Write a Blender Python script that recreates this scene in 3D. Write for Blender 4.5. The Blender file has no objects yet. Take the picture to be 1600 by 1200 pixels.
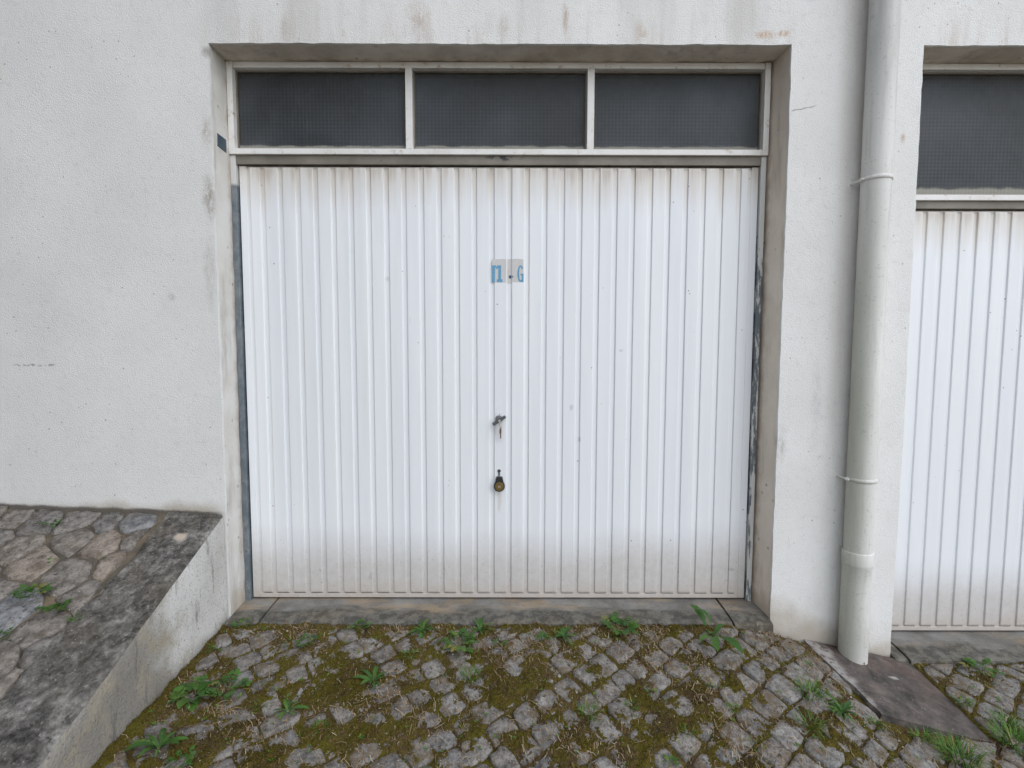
import bpy, bmesh, math, random
import numpy as np
from mathutils import Vector, Matrix, Euler

# ------------------------------------------------------------------ camera, sky, sun, exposure
SC = bpy.context.scene
COL = SC.collection
R = math.radians
cam_d = bpy.data.cameras.new('camera')
cam = bpy.data.objects.new('camera', cam_d); COL.objects.link(cam); SC.camera = cam
cam_d.sensor_width = 36.0; cam_d.lens = 18.0; cam_d.clip_start = 0.02; cam_d.clip_end = 600
pit, rol, yaw = R(3.945), R(0.13), R(0.079)
_f = Vector((math.sin(yaw)*math.cos(pit), math.cos(yaw)*math.cos(pit), -math.sin(pit)))
_r = Vector((math.cos(yaw), -math.sin(yaw), 0)); _d = _f.cross(_r)
_rr = math.cos(rol)*_r - math.sin(rol)*_d; _dd = math.sin(rol)*_r + math.cos(rol)*_d
M3 = Matrix((_rr, -_dd, -_f)).transposed()
cam.matrix_world = Matrix.Translation((0.0566, -2.2486, 1.2281)) @ M3.to_4x4()

SUN_AZ, SUN_EL = 40.0, 46.0      # degrees from the facade normal towards +X, and above the horizon
world = bpy.data.worlds.new('World'); SC.world = world; world.use_nodes = True
wn = world.node_tree; wn.nodes.clear()
sky = wn.nodes.new('ShaderNodeTexSky'); sky.sky_type = 'NISHITA'; sky.sun_disc = False
sky.sun_elevation = R(SUN_EL); sky.air_density = 1.0; sky.dust_density = 0.4; sky.ozone_density = 2.0
sdir = Vector((math.sin(R(SUN_AZ))*math.cos(R(SUN_EL)), -math.cos(R(SUN_AZ))*math.cos(R(SUN_EL)), math.sin(R(SUN_EL))))
sky.sun_rotation = math.atan2(sdir.x, sdir.y)
bg = wn.nodes.new('ShaderNodeBackground'); bg.inputs['Strength'].default_value = 0.15
wo = wn.nodes.new('ShaderNodeOutputWorld')
hs = wn.nodes.new('ShaderNodeHueSaturation'); hs.inputs['Saturation'].default_value = 0.30   # overcast: a grey-white sky
wn.links.new(sky.outputs[0], hs.inputs['Color']); wn.links.new(hs.outputs[0], bg.inputs['Color'])
wn.links.new(bg.outputs[0], wo.inputs['Surface'])
sun_d = bpy.data.lights.new('sun', 'SUN'); sun_d.energy = 0.5; sun_d.angle = R(50); sun_d.color = (1.0, 0.985, 0.965)
sun = bpy.data.objects.new('sun', sun_d); COL.objects.link(sun)
sun.rotation_euler = (-sdir).to_track_quat('-Z', 'Y').to_euler(); sun.location = sdir*20
vs = SC.view_settings; vs.view_transform = 'Standard'; vs.look = 'None'; vs.exposure = 0.86; vs.gamma = 1.0; vs.use_curve_mapping = False
SC.render.engine = 'CYCLES'
SC.cycles.max_bounces = 8; SC.cycles.transmission_bounces = 6; SC.cycles.transparent_max_bounces = 8
SC.cycles.use_denoising = True; SC.cycles.denoising_prefilter = 'NONE'
SC.cycles.sample_clamp_indirect = 4.0

rng = random.Random(11)
nrg = np.random.default_rng(5)

# ------------------------------------------------------------------ numeric helpers
def ss(a, b, x):
    t = np.clip((np.asarray(x, float)-a)/(b-a), 0, 1); return t*t*(3-2*t)
_perm = np.random.default_rng(3).random((256, 256))
def vnoise(x, y):
    x = np.asarray(x, float); y = np.asarray(y, float)
    xi = np.floor(x).astype(int); yi = np.floor(y).astype(int); fx = x-xi; fy = y-yi
    fx = fx*fx*(3-2*fx); fy = fy*fy*(3-2*fy)
    P = lambda a, b: _perm[a % 256, b % 256]
    return (P(xi, yi)*(1-fx)+P(xi+1, yi)*fx)*(1-fy)+(P(xi, yi+1)*(1-fx)+P(xi+1, yi+1)*fx)*fy
def fbm(x, y, s, o=4):
    v = 0; a = .5; t = 0
    for k in range(o):
        v = v+a*vnoise(x*s+17.3*k, y*s+5.1*k); t += a; a *= .5; s *= 2.03
    return v/t
def gz(X, Y):                                     # forecourt: drains to the street and falls to the right
    X = np.asarray(X, float); Y = np.asarray(Y, float)
    s = -.17*ss(.95, 1.85, X); w = ss(0, -1.6, Y) if False else 1-ss(-1.6, 0, Y)
    lin = -.085*(np.clip(X, -6, 8)+.3)
    return .125*np.clip(Y, -3, 0)+(1-w)*s+w*lin
def rz(X, Y):                                     # steep raised pavement left of the ramp wall
    return .487+.43*np.asarray(Y, float)-.036*(np.asarray(X, float)+1.225)

# ------------------------------------------------------------------ object helpers
def setp(o, label=None, cat=None, group=None, kind=None):
    if label: o['label'] = label
    if cat: o['category'] = cat
    if group: o['group'] = group
    if kind: o['kind'] = kind
    return o
def empty(name, loc, label, cat, group=None):
    o = bpy.data.objects.new(name, None); COL.objects.link(o); o.location = loc; o.empty_display_size = .05
    return setp(o, label, cat, group, 'thing')
def link(name, me, mats, parent=None, local=False):
    o = bpy.data.objects.new(name, me); COL.objects.link(o)
    for m in (mats if isinstance(mats, (list, tuple)) else [mats]):
        if len(me.materials) < (len(mats) if isinstance(mats, (list, tuple)) else 1): me.materials.append(m)
    if parent is not None:
        o.parent = parent
        if not local: o.matrix_parent_inverse = Matrix.Translation(-Vector(parent.location))
    return o
class MB:
    def __init__(s): s.v = []; s.f = []
    def add(s, vs_, fs):
        b = len(s.v); s.v += [tuple(p) for p in vs_]; s.f += [tuple(b+i for i in f) for f in fs]; return s
    def box(s, x0, x1, y0, y1, z0, z1):
        return s.add([(x0,y0,z0),(x1,y0,z0),(x1,y1,z0),(x0,y1,z0),(x0,y0,z1),(x1,y0,z1),(x1,y1,z1),(x0,y1,z1)],
                     [(0,3,2,1),(4,5,6,7),(0,1,5,4),(1,2,6,5),(2,3,7,6),(3,0,4,7)])
    def tube(s, pts, rad, n=10, cap=True):
        rings = []
        for i, p in enumerate(pts):
            p = Vector(p); a = Vector(pts[max(i-1, 0)]); b = Vector(pts[min(i+1, len(pts)-1)])
            t = (b-a).normalized(); u = t.orthogonal().normalized(); w = t.cross(u)
            r = rad[i] if isinstance(rad, (list, tuple)) else rad
            rings.append([p+(u*math.cos(k*2*math.pi/n)+w*math.sin(k*2*math.pi/n))*r for k in range(n)])
        vs_ = [q for r_ in rings for q in r_]; fs = []
        for i in range(len(rings)-1):
            for k in range(n): fs.append((i*n+k, i*n+(k+1) % n, (i+1)*n+(k+1) % n, (i+1)*n+k))
        if cap: fs += [tuple(range(n))[::-1], tuple((len(rings)-1)*n+k for k in range(n))]
        return s.add(vs_, fs)
    def lathe(s, prof, c, n=48):                  # prof: (radius, z) about a vertical axis
        vs_ = []; fs = []
        for (r, z) in prof:
            for k in range(n):
                a = k*2*math.pi/n; vs_.append((c[0]+r*math.cos(a), c[1]+r*math.sin(a), z))
        for i in range(len(prof)-1):
            for k in range(n): fs.append((i*n+k, i*n+(k+1) % n, (i+1)*n+(k+1) % n, (i+1)*n+k))
        return s.add(vs_, fs)
    def disc(s, cx, cz, r, y0, y1, n=24, sx=1, sz=1):   # a disc lying in the facade plane, facing -Y
        vs_ = [(cx+sx*r*math.cos(k*2*math.pi/n), y, cz+sz*r*math.sin(k*2*math.pi/n)) for y in (y0, y1) for k in range(n)]
        fs = [tuple(range(n)), tuple(range(2*n-1, n-1, -1))]+[(k, n+k, n+(k+1) % n, (k+1) % n) for k in range(n)]
        return s.add(vs_, fs)
    def prism(s, poly, y0, y1):                   # poly in (x, z)
        n = len(poly); vs_ = [(x, y, z) for y in (y0, y1) for x, z in poly]
        fs = [tuple(range(n)), tuple(range(2*n-1, n-1, -1))]+[(k, n+k, n+(k+1) % n, (k+1) % n) for k in range(n)]
        return s.add(vs_, fs)
    def mesh(s, name='m', smooth=False, bevel=0, seg=2):
        me = bpy.data.meshes.new(name); me.from_pydata(s.v, [], s.f)
        bm = bmesh.new(); bm.from_mesh(me)
        bmesh.ops.recalc_face_normals(bm, faces=bm.faces)
        if bevel: bmesh.ops.bevel(bm, geom=list(bm.edges), offset=bevel, segments=seg, affect='EDGES', profile=.5, clamp_overlap=True)
        bm.to_mesh(me); bm.free()
        if smooth: me.polygons.foreach_set('use_smooth', [True]*len(me.polygons))
        me.update(); return me
    def build(s, name, mat, parent=None, **k): return link(name, s.mesh(name, **k), mat, parent)

# ------------------------------------------------------------------ material helpers
class NT:
    def __init__(s, name):
        s.m = bpy.data.materials.new(name); s.m.use_nodes = True; s.t = s.m.node_tree; s.n = s.t.nodes
        s.b = s.n['Principled BSDF']; s.tc = s.n.new('ShaderNodeTexCoord'); s.P = s.tc.outputs['Object']; s._xyz = None
    def put(s, sock, v):
        if isinstance(v, bpy.types.NodeSocket): s.t.links.new(v, sock)
        elif isinstance(v, (tuple, list)):
            if sock.type == 'RGBA' and len(v) == 3: v = (*v, 1)
            sock.default_value = v
        else:
            sock.default_value = (v, v, v, 1) if sock.type == 'RGBA' else v
    def m_(s, op, a, b=0.0, c=None):
        q = s.n.new('ShaderNodeMath'); q.operation = op; s.put(q.inputs[0], a); s.put(q.inputs[1], b)
        if c is not None: s.put(q.inputs[2], c)
        return q.outputs[0]
    def mul(s, a, b): return s.m_('MULTIPLY', a, b)
    def add(s, a, b): return s.m_('ADD', a, b)
    def sub(s, a, b): return s.m_('SUBTRACT', a, b)
    def mx(s, a, b): return s.m_('MAXIMUM', a, b)
    def vm(s, op, a, b):
        q = s.n.new('ShaderNodeVectorMath'); q.operation = op; s.put(q.inputs[0], a); s.put(q.inputs[1], b)
        return q.outputs['Value'] if op in ('LENGTH', 'DOT_PRODUCT', 'DISTANCE') else q.outputs[0]
    def noise(s, sc, det=3, ro=.55, vec=None, dist=0.0, out=0):
        q = s.n.new('ShaderNodeTexNoise'); s.put(q.inputs['Vector'], vec if vec is not None else s.P)
        q.inputs['Scale'].default_value = sc; q.inputs['Detail'].default_value = det; q.inputs['Roughness'].default_value = ro
        q.inputs['Distortion'].default_value = dist; return q.outputs[out]
    def voro(s, sc, vec=None, feat='F1', out=0):
        q = s.n.new('ShaderNodeTexVoronoi'); q.feature = feat; s.put(q.inputs['Vector'], vec if vec is not None else s.P)
        q.inputs['Scale'].default_value = sc; return q.outputs[out]
    def st(s, v, a, b, smooth=True):               # 0 at a, 1 at b (b may be below a)
        q = s.n.new('ShaderNodeMapRange'); q.interpolation_type = 'SMOOTHSTEP' if smooth else 'LINEAR'
        s.put(q.inputs[0], v); q.inputs[1].default_value = a; q.inputs[2].default_value = b
        q.inputs[3].default_value = 0; q.inputs[4].default_value = 1
        if a > b:
            q.inputs[1].default_value = b; q.inputs[2].default_value = a; q.inputs[3].default_value = 1; q.inputs[4].default_value = 0
        return q.outputs[0]
    def sc(s, vec): return lambda v: s.vm('MULTIPLY', s.P, v)
    def stretch(s, v): return s.vm('MULTIPLY', s.P, v)
    def xyz(s):
        if s._xyz is None: q = s.n.new('ShaderNodeSeparateXYZ'); s.put(q.inputs[0], s.P); s._xyz = q.outputs
        return s._xyz
    def mix(s, f, a, b, mode='MIX'):
        q = s.n.new('ShaderNodeMix'); q.data_type = 'RGBA'; q.blend_type = mode
        s.put(q.inputs[0], f); s.put(q.inputs[6], a); s.put(q.inputs[7], b); return q.outputs[2]
    def ramp(s, f, stops):
        q = s.n.new('ShaderNodeValToRGB'); s.put(q.inputs[0], f); e = q.color_ramp.elements
        while len(e) < len(stops): e.new(.5)
        for el, (p, c) in zip(e, stops): el.position = p; el.color = (*c, 1)
        return q.outputs[0]
    def blob(s, c, r, wob=.35, sc=14, soft=(1.0, .35)):   # an uneven stain of its own shape, centre c, radii r
        q = s.vm('SUBTRACT', s.P, c); q = s.vm('MULTIPLY', q, tuple(1/x if x else 0 for x in r))
        l = s.vm('LENGTH', q, (0, 0, 0)); n = s.sub(s.noise(sc, 4, .65), .5)
        return s.st(s.add(l, s.mul(n, wob*4)), soft[0], soft[1])
    def bump(s, h, st_, dist, nrm=None):
        q = s.n.new('ShaderNodeBump'); q.inputs['Strength'].default_value = st_; q.inputs['Distance'].default_value = dist
        s.put(q.inputs['Height'], h)
        if nrm is not None: s.put(q.inputs['Normal'], nrm)
        return q.outputs[0]
    def rnd(s):
        return s.n.new('ShaderNodeObjectInfo').outputs['Random']
    def done(s, col, rough=.6, nrm=None, metal=0.0, spec=None):
        s.put(s.b.inputs['Base Color'], col); s.put(s.b.inputs['Roughness'], rough); s.put(s.b.inputs['Metallic'], metal)
        if nrm is not None: s.put(s.b.inputs['Normal'], nrm)
        if spec is not None: s.b.inputs['Specular IOR Level'].default_value = spec
        return s.m

def mat_stucco():
    a = NT('rough_render'); x, y, z = a.xyz()
    n1 = a.noise(190, 2.5, .6); vor = a.voro(250); n2 = a.noise(2.2, 5, .6); n3 = a.noise(420, 1, .5)
    col = a.mix(a.st(n2, .3, .7), (.745, .738, .722), (.805, .80, .785))
    col = a.mix(a.mul(a.st(a.noise(34, 4, .65), .5, .8), .3), col, (.50, .49, .47))
    # pits that hold soot
    pits = a.mul(a.st(a.noise(88, 2, .5), .33, .22), a.st(a.noise(6, 3), .38, .6))
    col = a.mix(a.mul(pits, .55), col, (.30, .29, .27))
    dots = a.mul(a.st(a.voro(23, out=0), .10, .05), a.st(a.noise(3.1, 2), .47, .56))
    col = a.mix(a.mul(dots, .7), col, (.24, .225, .205))
    # rain streaks and rusty runs above the lintel
    sv = a.stretch((9, 1, 1.1)); str_ = a.noise(1.6, 5, .65, vec=sv)
    over = a.mul(a.mul(a.st(z, 2.49, 2.52), a.st(z, 2.72, 2.50)), a.mx(a.mul(a.st(x, -1.35, -1.05), a.st(x, 1.34, 1.15)), a.st(x, 1.72, 1.95)))
    col = a.mix(a.mul(a.mul(a.st(str_, .44, .70), over), .42), col, (.46, .37, .30))
    fine = a.noise(1.0, 5, .75, vec=a.stretch((30, 1, 14)))
    col = a.mix(a.mul(a.mul(a.st(fine, .60, .72), a.mul(over, a.st(z, 2.60, 2.53))), .8), col, (.48, .31, .20))
    wide = a.noise(1.0, 4, .6, vec=a.stretch((3.2, 1, .25)))
    col = a.mix(a.mul(a.mul(a.st(wide, .50, .72), a.st(z, 2.35, 2.62)), .35), col, (.40, .37, .33))
    for c, r, k, cc in [((-.34, 0, 2.60), (.05, 9, .10), .65, (.45, .36, .29)), ((.28, 0, 2.60), (.018, 9, .09), .75, (.42, .31, .23)),
                        ((.02, 0, 2.58), (.03, 9, .07), .55, (.46, .37, .30)), ((-.9, 0, 2.56), (.02, 9, .08), .5, (.42, .36, .30)),
                        ((1.12, 0, 2.55), (.05, 9, .02), .9, (.50, .31, .17)), ((1.20, 0, 2.555), (.035, 9, .018), .9, (.50, .31, .17)),
                        ((.60, 0, 2.565), (.03, 9, .05), .7, (.46, .34, .24)),
                        ((-1.245, 0, 2.14), (.03, 9, .08), .75, (.36, .30, .24)), ((-1.24, 0, 1.86), (.035, 9, .11), .9, (.27, .22, .17)),
                        ((-1.235, 0, 2.47), (.03, 9, .03), .9, (.20, .17, .14)), ((-1.25, 0, 1.55), (.03, 9, .2), .4, (.38, .34, .29)),
                        ((1.725, 0, 2.13), (.016, 9, .03), .9, (.42, .30, .22)), ((1.40, 0, 1.0), (.03, 9, .25), .28, (.40, .38, .36)),
                        ((1.255, 0, .80), (.03, 9, .10), .6, (.30, .28, .26)), ((-1.42, 0, 1.45), (.02, 9, .02), .6, (.3, .29, .27))]:
        col = a.mix(a.mul(a.mul(a.blob(c, r, .5, 9, (1.15, .1)), a.st(a.noise(1, 4, .7, vec=a.stretch((70, 1, 26))), .30, .62)), k*.85), col, cc)
    # scribbled scuff on the left, hairline crack by the lintel
    sc_ = a.mul(a.mul(a.st(a.m_('ABSOLUTE', a.sub(z, a.add(1.145, a.mul(a.noise(30, 2), .012)))), .007, .002), a.st(x, -2.14, -2.10)), a.mul(a.st(x, -1.93, -1.97), a.st(a.noise(60, 2), .46, .56)))
    col = a.mix(a.mul(sc_, .7), col, (.22, .22, .24))
    ck = a.m_('ABSOLUTE', a.sub(z, a.add(2.235, a.add(a.mul(a.sub(x, 1.235), .22), a.mul(a.sub(a.noise(25, 3), .5), .03)))))
    col = a.mix(a.mul(a.mul(a.st(ck, .004, .001), a.mul(a.st(x, 1.24, 1.25), a.st(x, 1.36, 1.33))), .7), col, (.3, .28, .26))
    # damp streak down the wall beside the downpipe
    dp = a.mul(a.mul(a.st(x, 1.42, 1.52), a.st(x, 1.60, 1.54)), a.st(a.noise(1, 4, .6, vec=a.stretch((7, 1, .6))), .32, .60))
    col = a.mix(a.mul(dp, .42), col, (.52, .46, .39))
    # grubby foot of the wall
    fz = a.mx(a.mul(a.st(x, -1.2, -1.3), a.st(a.sub(z, a.mul(a.noise(5, 4), .10)), .505, .44)), a.mul(a.st(x, 1.1, 1.2), a.st(a.add(a.sub(z, a.mul(a.noise(7, 4), .30)), a.mul(a.sub(x, 1.235), .3)), .02, -.20)))
    col = a.mix(a.mul(fz, .75), col, (.40, .34, .26))
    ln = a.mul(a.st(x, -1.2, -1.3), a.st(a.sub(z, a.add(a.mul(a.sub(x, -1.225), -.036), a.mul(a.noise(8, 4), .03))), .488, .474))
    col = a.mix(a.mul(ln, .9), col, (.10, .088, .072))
    h = a.add(a.mul(n1, 1.0), a.add(a.mul(vor, .45), a.mul(n3, .2)))
    return a.done(col, .92, a.bump(h, .72, .004), spec=.2)

def mat_reveal(name, base, dirt, amt, top=2.509):
    a = NT(name); x, y, z = a.xyz()
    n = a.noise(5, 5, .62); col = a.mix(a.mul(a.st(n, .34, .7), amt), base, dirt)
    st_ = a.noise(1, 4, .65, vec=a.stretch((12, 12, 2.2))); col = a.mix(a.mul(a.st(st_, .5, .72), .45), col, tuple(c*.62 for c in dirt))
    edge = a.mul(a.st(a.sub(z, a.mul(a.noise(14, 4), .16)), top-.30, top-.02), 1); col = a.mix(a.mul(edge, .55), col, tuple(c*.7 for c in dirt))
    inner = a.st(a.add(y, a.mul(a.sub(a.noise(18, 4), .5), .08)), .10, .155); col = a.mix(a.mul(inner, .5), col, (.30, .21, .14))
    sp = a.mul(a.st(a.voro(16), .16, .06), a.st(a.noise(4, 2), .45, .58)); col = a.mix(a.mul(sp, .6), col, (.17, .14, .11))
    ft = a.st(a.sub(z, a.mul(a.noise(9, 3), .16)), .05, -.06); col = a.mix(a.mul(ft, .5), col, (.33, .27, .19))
    h = a.add(a.noise(60, 3), a.mul(a.noise(240, 2), .4))
    return a.done(col, .88, a.bump(h, .35, .004), spec=.25)

def mat_door(name, z0, z1, groove=0.0):
    a = NT(name); x, y, z = a.xyz()
    pv = a.noise(1.0, 3, .5, vec=a.stretch((12.4, 1, .15)))
    col = a.mix(a.st(pv, .3, .7), (.765, .785, .815), (.805, .822, .845))
    n = a.noise(3.2, 5, .6); nf = a.noise(38, 3, .6)
    # splashed mud at the foot, soot and rust at the head
    zz = a.add(a.sub(z, z0), a.mul(a.sub(n, .5), -.16))
    col = a.mix(a.mul(a.st(zz, .38, .10), a.add(.52, a.mul(a.st(nf, .25, .8), .13))), col, (.40, .35, .295))
    col = a.mix(a.mul(a.st(zz, .11, -.02), .42), col, (.40, .31, .23))
    zt = a.add(a.sub(z1, z), a.mul(a.sub(a.noise(1, 4, .6, vec=a.stretch((24, 1, 1.2))), .5), .30))
    col = a.mix(a.mul(a.st(zt, .21+groove*.05, .0), .48+groove*.15), col, (.55, .47, .36))
    col = a.mix(a.mul(a.st(zt, .06, -.04), .5), col, (.36, .29, .22))
    sp = a.mul(a.st(a.voro(17), .075, .035), a.st(a.noise(2.7, 2), .50, .57)); col = a.mix(a.mul(sp, .75), col, (.20, .18, .16))
    sp2 = a.mul(a.st(a.voro(46), .16, .08), a.st(a.sub(z, z0), .40, .12)); col = a.mix(a.mul(sp2, .45), col, (.26, .22, .18))
    sm = a.st(a.noise(7, 4, .7, dist=1.2), .70, .76); col = a.mix(a.mul(sm, .25), col, (.55, .55, .56))
    scr = a.mul(a.st(a.noise(1, 4, .7, vec=a.stretch((120, 1, 3.5))), .70, .74), a.st(a.noise(2.3, 3), .52, .62)); col = a.mix(a.mul(scr, .35), col, (.45, .44, .43))
    if z0 > 0:
        col = a.mix(a.mul(a.blob((0, .149, .86), (.035, 9, .12), .35, 16), .22), col, (.50, .47, .43))
        col = a.mix(a.mul(a.blob((0, .149, .50), (.014, 9, .07), .3, 22), .40), col, (.50, .44, .35))
        for c, r, k in [((.34, .149, .95), (.012, 9, .02), .7), ((.38, .149, .80), (.010, 9, .015), .7), ((.57, .149, 1.22), (.012, 9, .01), .6), ((1.12, .149, .17), (.02, 9, .012), .9), ((-.52, .149, 1.55), (.012, 9, .014), .5), ((-.62, .149, .13), (.012, 9, .03), .7)]:
            col = a.mix(a.mul(a.blob(c, r, .5, 60), k*.45), col, (.27, .25, .23))
    dent = a.noise(1.0, 2, .5, vec=a.stretch((9, 1, 1.1)))
    return a.done(col, a.add(.27, a.mul(n, .22)), a.bump(a.add(dent, a.mul(a.noise(300, 1), .015)), .28, .02), spec=.45)

def mat_frame():
    a = NT('window_paint'); n = a.noise(6, 5, .65)
    col = a.mix(a.st(n, .35, .75), (.78, .77, .75), (.68, .655, .615))
    col = a.mix(a.mul(a.st(a.noise(22, 5, .7), .56, .70), .65), col, (.40, .29, .21))
    col = a.mix(a.st(a.noise(48, 4, .7), .705, .73), col, (.14, .115, .10))
    return a.done(col, .5, a.bump(a.noise(70, 4), .25, .003))
def mat_headrail():
    a = NT('head_rail_paint')
    col = a.mix(a.st(a.noise(5, 5, .6), .3, .7), (.24, .215, .18), (.15, .135, .11))
    x, y, z = a.xyz()
    ch = a.mul(a.st(a.noise(26, 4, .7), .50, .56), a.blob((.03, .15, 2.095), (.11, 9, .02), .2)); col = a.mix(ch, col, (.035, .035, .04))
    col = a.mix(a.st(a.noise(45, 4, .7), .68, .72), col, (.12, .10, .09))
    return a.done(col, .6, a.bump(a.noise(80, 3), .2, .002))
def mat_jamb(name, paint):
    a = NT(name); x, y, z = a.xyz()
    n = a.noise(1, 6, .72, vec=a.stretch((36, 30, 5)))
    msk = a.st(a.add(n, a.mul(a.sub(a.noise(1, 3, .5, vec=a.stretch((1, 1, 1.4))), .5), .5)), paint, paint+.03)
    top = a.st(z, 1.96, 1.98)
    msk = a.mx(msk, top)
    met = a.mix(a.st(a.noise(18, 4), .35, .7), (.11, .135, .155), (.20, .225, .24))
    met = a.mix(a.st(a.noise(50, 5, .7), .60, .68), met, (.05, .05, .05))
    col = a.mix(msk, met, (.60, .60, .58))
    return a.done(col, a.add(.45, a.mul(msk, .1)), a.bump(a.add(msk, a.noise(90, 3)), .5, .0015))
def mat_glass():
    a = NT('cross_reeded_glass')
    x, y, z = a.xyz(); k = math.pi/.0165
    gx = a.m_('SINE', a.mul(x, k)); gz_ = a.m_('SINE', a.mul(z, k*1.0)); grid = a.add(a.m_('ABSOLUTE', gx), a.m_('ABSOLUTE', gz_))
    q = a.n.new('ShaderNodeSeparateXYZ'); a.put(q.inputs[0], a.tc.outputs['Generated']); G = q.outputs
    n = a.noise(9, 5, .6)
    dustb = a.st(a.add(G[2], a.mul(a.sub(a.noise(14, 4), .5), .06)), .085, .055)
    film = a.add(.50, a.mul(a.st(n, .35, .7), .2))
    lines = a.mul(a.st(a.m_('ABSOLUTE', gx), .22, .05), .5); lines = a.mx(lines, a.mul(a.st(a.m_('ABSOLUTE', gz_), .25, .05), .8))
    lines = a.mul(lines, a.st(a.noise(2.5, 3, .6), .3, .62))
    film = a.add(film, a.mul(lines, .12))
    big = a.noise(2.1, 3, .55); dirt = a.mix(a.st(big, .3, .7), a.mix(n, (.050, .054, .058), (.085, .090, .095)), a.mix(n, (.085, .095, .108), (.13, .143, .158)))
    ex = a.mul(a.m_('ABSOLUTE', a.sub(G[0], .5)), 2.0); ez = a.mul(a.m_('ABSOLUTE', a.sub(G[2], .5)), 2.0)
    rim = a.mx(a.st(a.add(ex, a.mul(a.sub(a.noise(11, 4, .7), .5), .10)), .93, 1.0), a.st(a.add(ez, a.mul(a.sub(a.noise(13, 4, .7), .5), .22)), .84, 1.02))
    dirt = a.mix(a.mul(rim, .55), dirt, (.11, .095, .075))
    dirt = a.mix(a.mul(lines, .22), dirt, (.34, .345, .35))
    dirt = a.mix(dustb, dirt, (.30, .29, .255))
    dirt = a.mix(a.mul(a.st(a.add(G[2], a.mul(a.sub(a.noise(20, 4), .5), .12)), .90, .99), .8), dirt, (.05, .045, .04))  # top of the pane darkened: a dark reflection painted into the colour
    nrm = a.bump(grid, .22, .003)
    d = a.n.new('ShaderNodeBsdfDiffuse'); a.put(d.inputs[0], dirt); a.put(d.inputs['Normal'], nrm)
    a.put(a.b.inputs['Base Color'], (.62, .68, .70)); a.b.inputs['Transmission Weight'].default_value = 1.0
    a.b.inputs['Roughness'].default_value = .4; a.b.inputs['IOR'].default_value = 1.45; a.put(a.b.inputs['Normal'], nrm)
    ms = a.n.new('ShaderNodeMixShader'); a.put(ms.inputs[0], a.m_('MINIMUM', a.add(film, dustb), 1.0))
    a.t.links.new(a.b.outputs[0], ms.inputs[1]); a.t.links.new(d.outputs[0], ms.inputs[2])
    a.t.links.new(ms.outputs[0], a.n['Material Output'].inputs['Surface'])
    return a.m
def mat_simple(name, c, rough=.5, metal=0.0, bs=0, bsc=60, var=.15):
    a = NT(name); n = a.noise(bsc*.6, 3)
    col = a.mix(n, tuple(x*(1-var) for x in c), tuple(min(1, x*(1+var)) for x in c))
    return a.done(col, rough, a.bump(a.noise(bsc, 3), bs, .002) if bs else None, metal)
def mat_concrete(name, base, dark, ochre=.3, band=True):
    a = NT(name); x, y, z = a.xyz()
    n = a.noise(6, 6, .62); col = a.mix(a.st(n, .3, .7), base, dark)
    col = a.mix(a.mul(a.st(a.noise(1, 5, .6, vec=a.stretch((3, 9, 9))), .45, .66), ochre), col, (.40, .29, .17))
    if band: col = a.mix(a.mul(a.st(a.add(y, a.mul(a.sub(a.noise(1, 5, .65, vec=a.stretch((3.5, 12, 1))), .5), .26)), .10, .03), .85), col, a.mix(a.st(a.noise(24, 5, .7), .4, .62), (.055, .052, .044), (.16, .15, .125)))
    col = a.mix(a.mul(a.st(a.noise(70, 4, .7), .62, .72), .5), col, (.45, .44, .41))
    col = a.mix(a.mul(a.st(a.noise(55, 4, .7), .40, .32), .5), col, (.06, .055, .05))
    return a.done(col, .9, a.bump(a.add(a.noise(40, 6, .7), a.mul(a.noise(190, 2), .3)), .5, .006), spec=.25)
def mat_coping():
    a = NT('weathered_coping'); n = a.noise(7, 8, .70, dist=.4)
    n = a.add(n, a.mul(a.sub(a.noise(32, 6, .75), .5), .95))
    col = a.ramp(n, [(.32, (.035, .034, .032)), (.44, (.085, .081, .075)), (.56, (.155, .147, .135)), (.70, (.28, .27, .25)), (.84, (.46, .445, .41))])
    col = a.mix(a.mul(a.st(a.noise(1.6, 4), .48, .66), .35), col, (.16, .125, .085))
    col = a.mix(a.mul(a.st(a.noise(60, 4, .7), .60, .68), .6), col, (.36, .355, .33))
    col = a.mix(a.mul(a.st(a.noise(38, 4, .7), .40, .33), .75), col, (.028, .027, .026))
    col = a.mix(a.blob((-1.335, -.14, .43), (.035, .03, 9), .25, 40), col, (.50, .42, .34))
    h = a.add(a.noise(26, 7, .72), a.mul(a.noise(120, 3), .35))
    return a.done(col, .95, a.bump(h, .9, .012), spec=.2)
def mat_rampside():
    a = NT('ramp_wall_render'); x, y, z = a.xyz()
    n = a.noise(4.5, 6, .66); n2 = a.noise(1, 5, .7, vec=a.stretch((10, 26, 5)))
    col = a.mix(a.st(n, .35, .7), (.66, .65, .63), (.55, .54, .51))
    d = a.add(a.mul(a.st(y, -.16, -.60), 1.0), a.add(a.mul(a.sub(n, .5), 1.3), a.mul(a.st(z, .12, -.06), .35)))
    col = a.mix(a.mul(a.st(d, .28, .95), .88), col, (.23, .21, .18))
    col = a.mix(a.mul(a.mul(a.st(d, .15, .6), a.st(a.noise(9, 5, .65), .46, .66)), .6), col, (.42, .365, .27))
    col = a.mix(a.mul(a.st(n2, .54, .66), .6), col, (.12, .115, .11))
    col = a.mix(a.mul(a.st(a.sub(z, a.add(a.mul(y, .125), a.mul(a.noise(12, 4), .10))), .02, -.07), .6), col, (.16, .135, .09))
    col = a.mix(a.mul(a.st(a.noise(130, 2, .6), .42, .32), .5), col, (.09, .085, .08))
    h = a.add(a.noise(115, 3, .65), a.mul(a.noise(20, 4), .5))
    return a.done(col, .93, a.bump(h, .9, .007), spec=.2)
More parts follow.
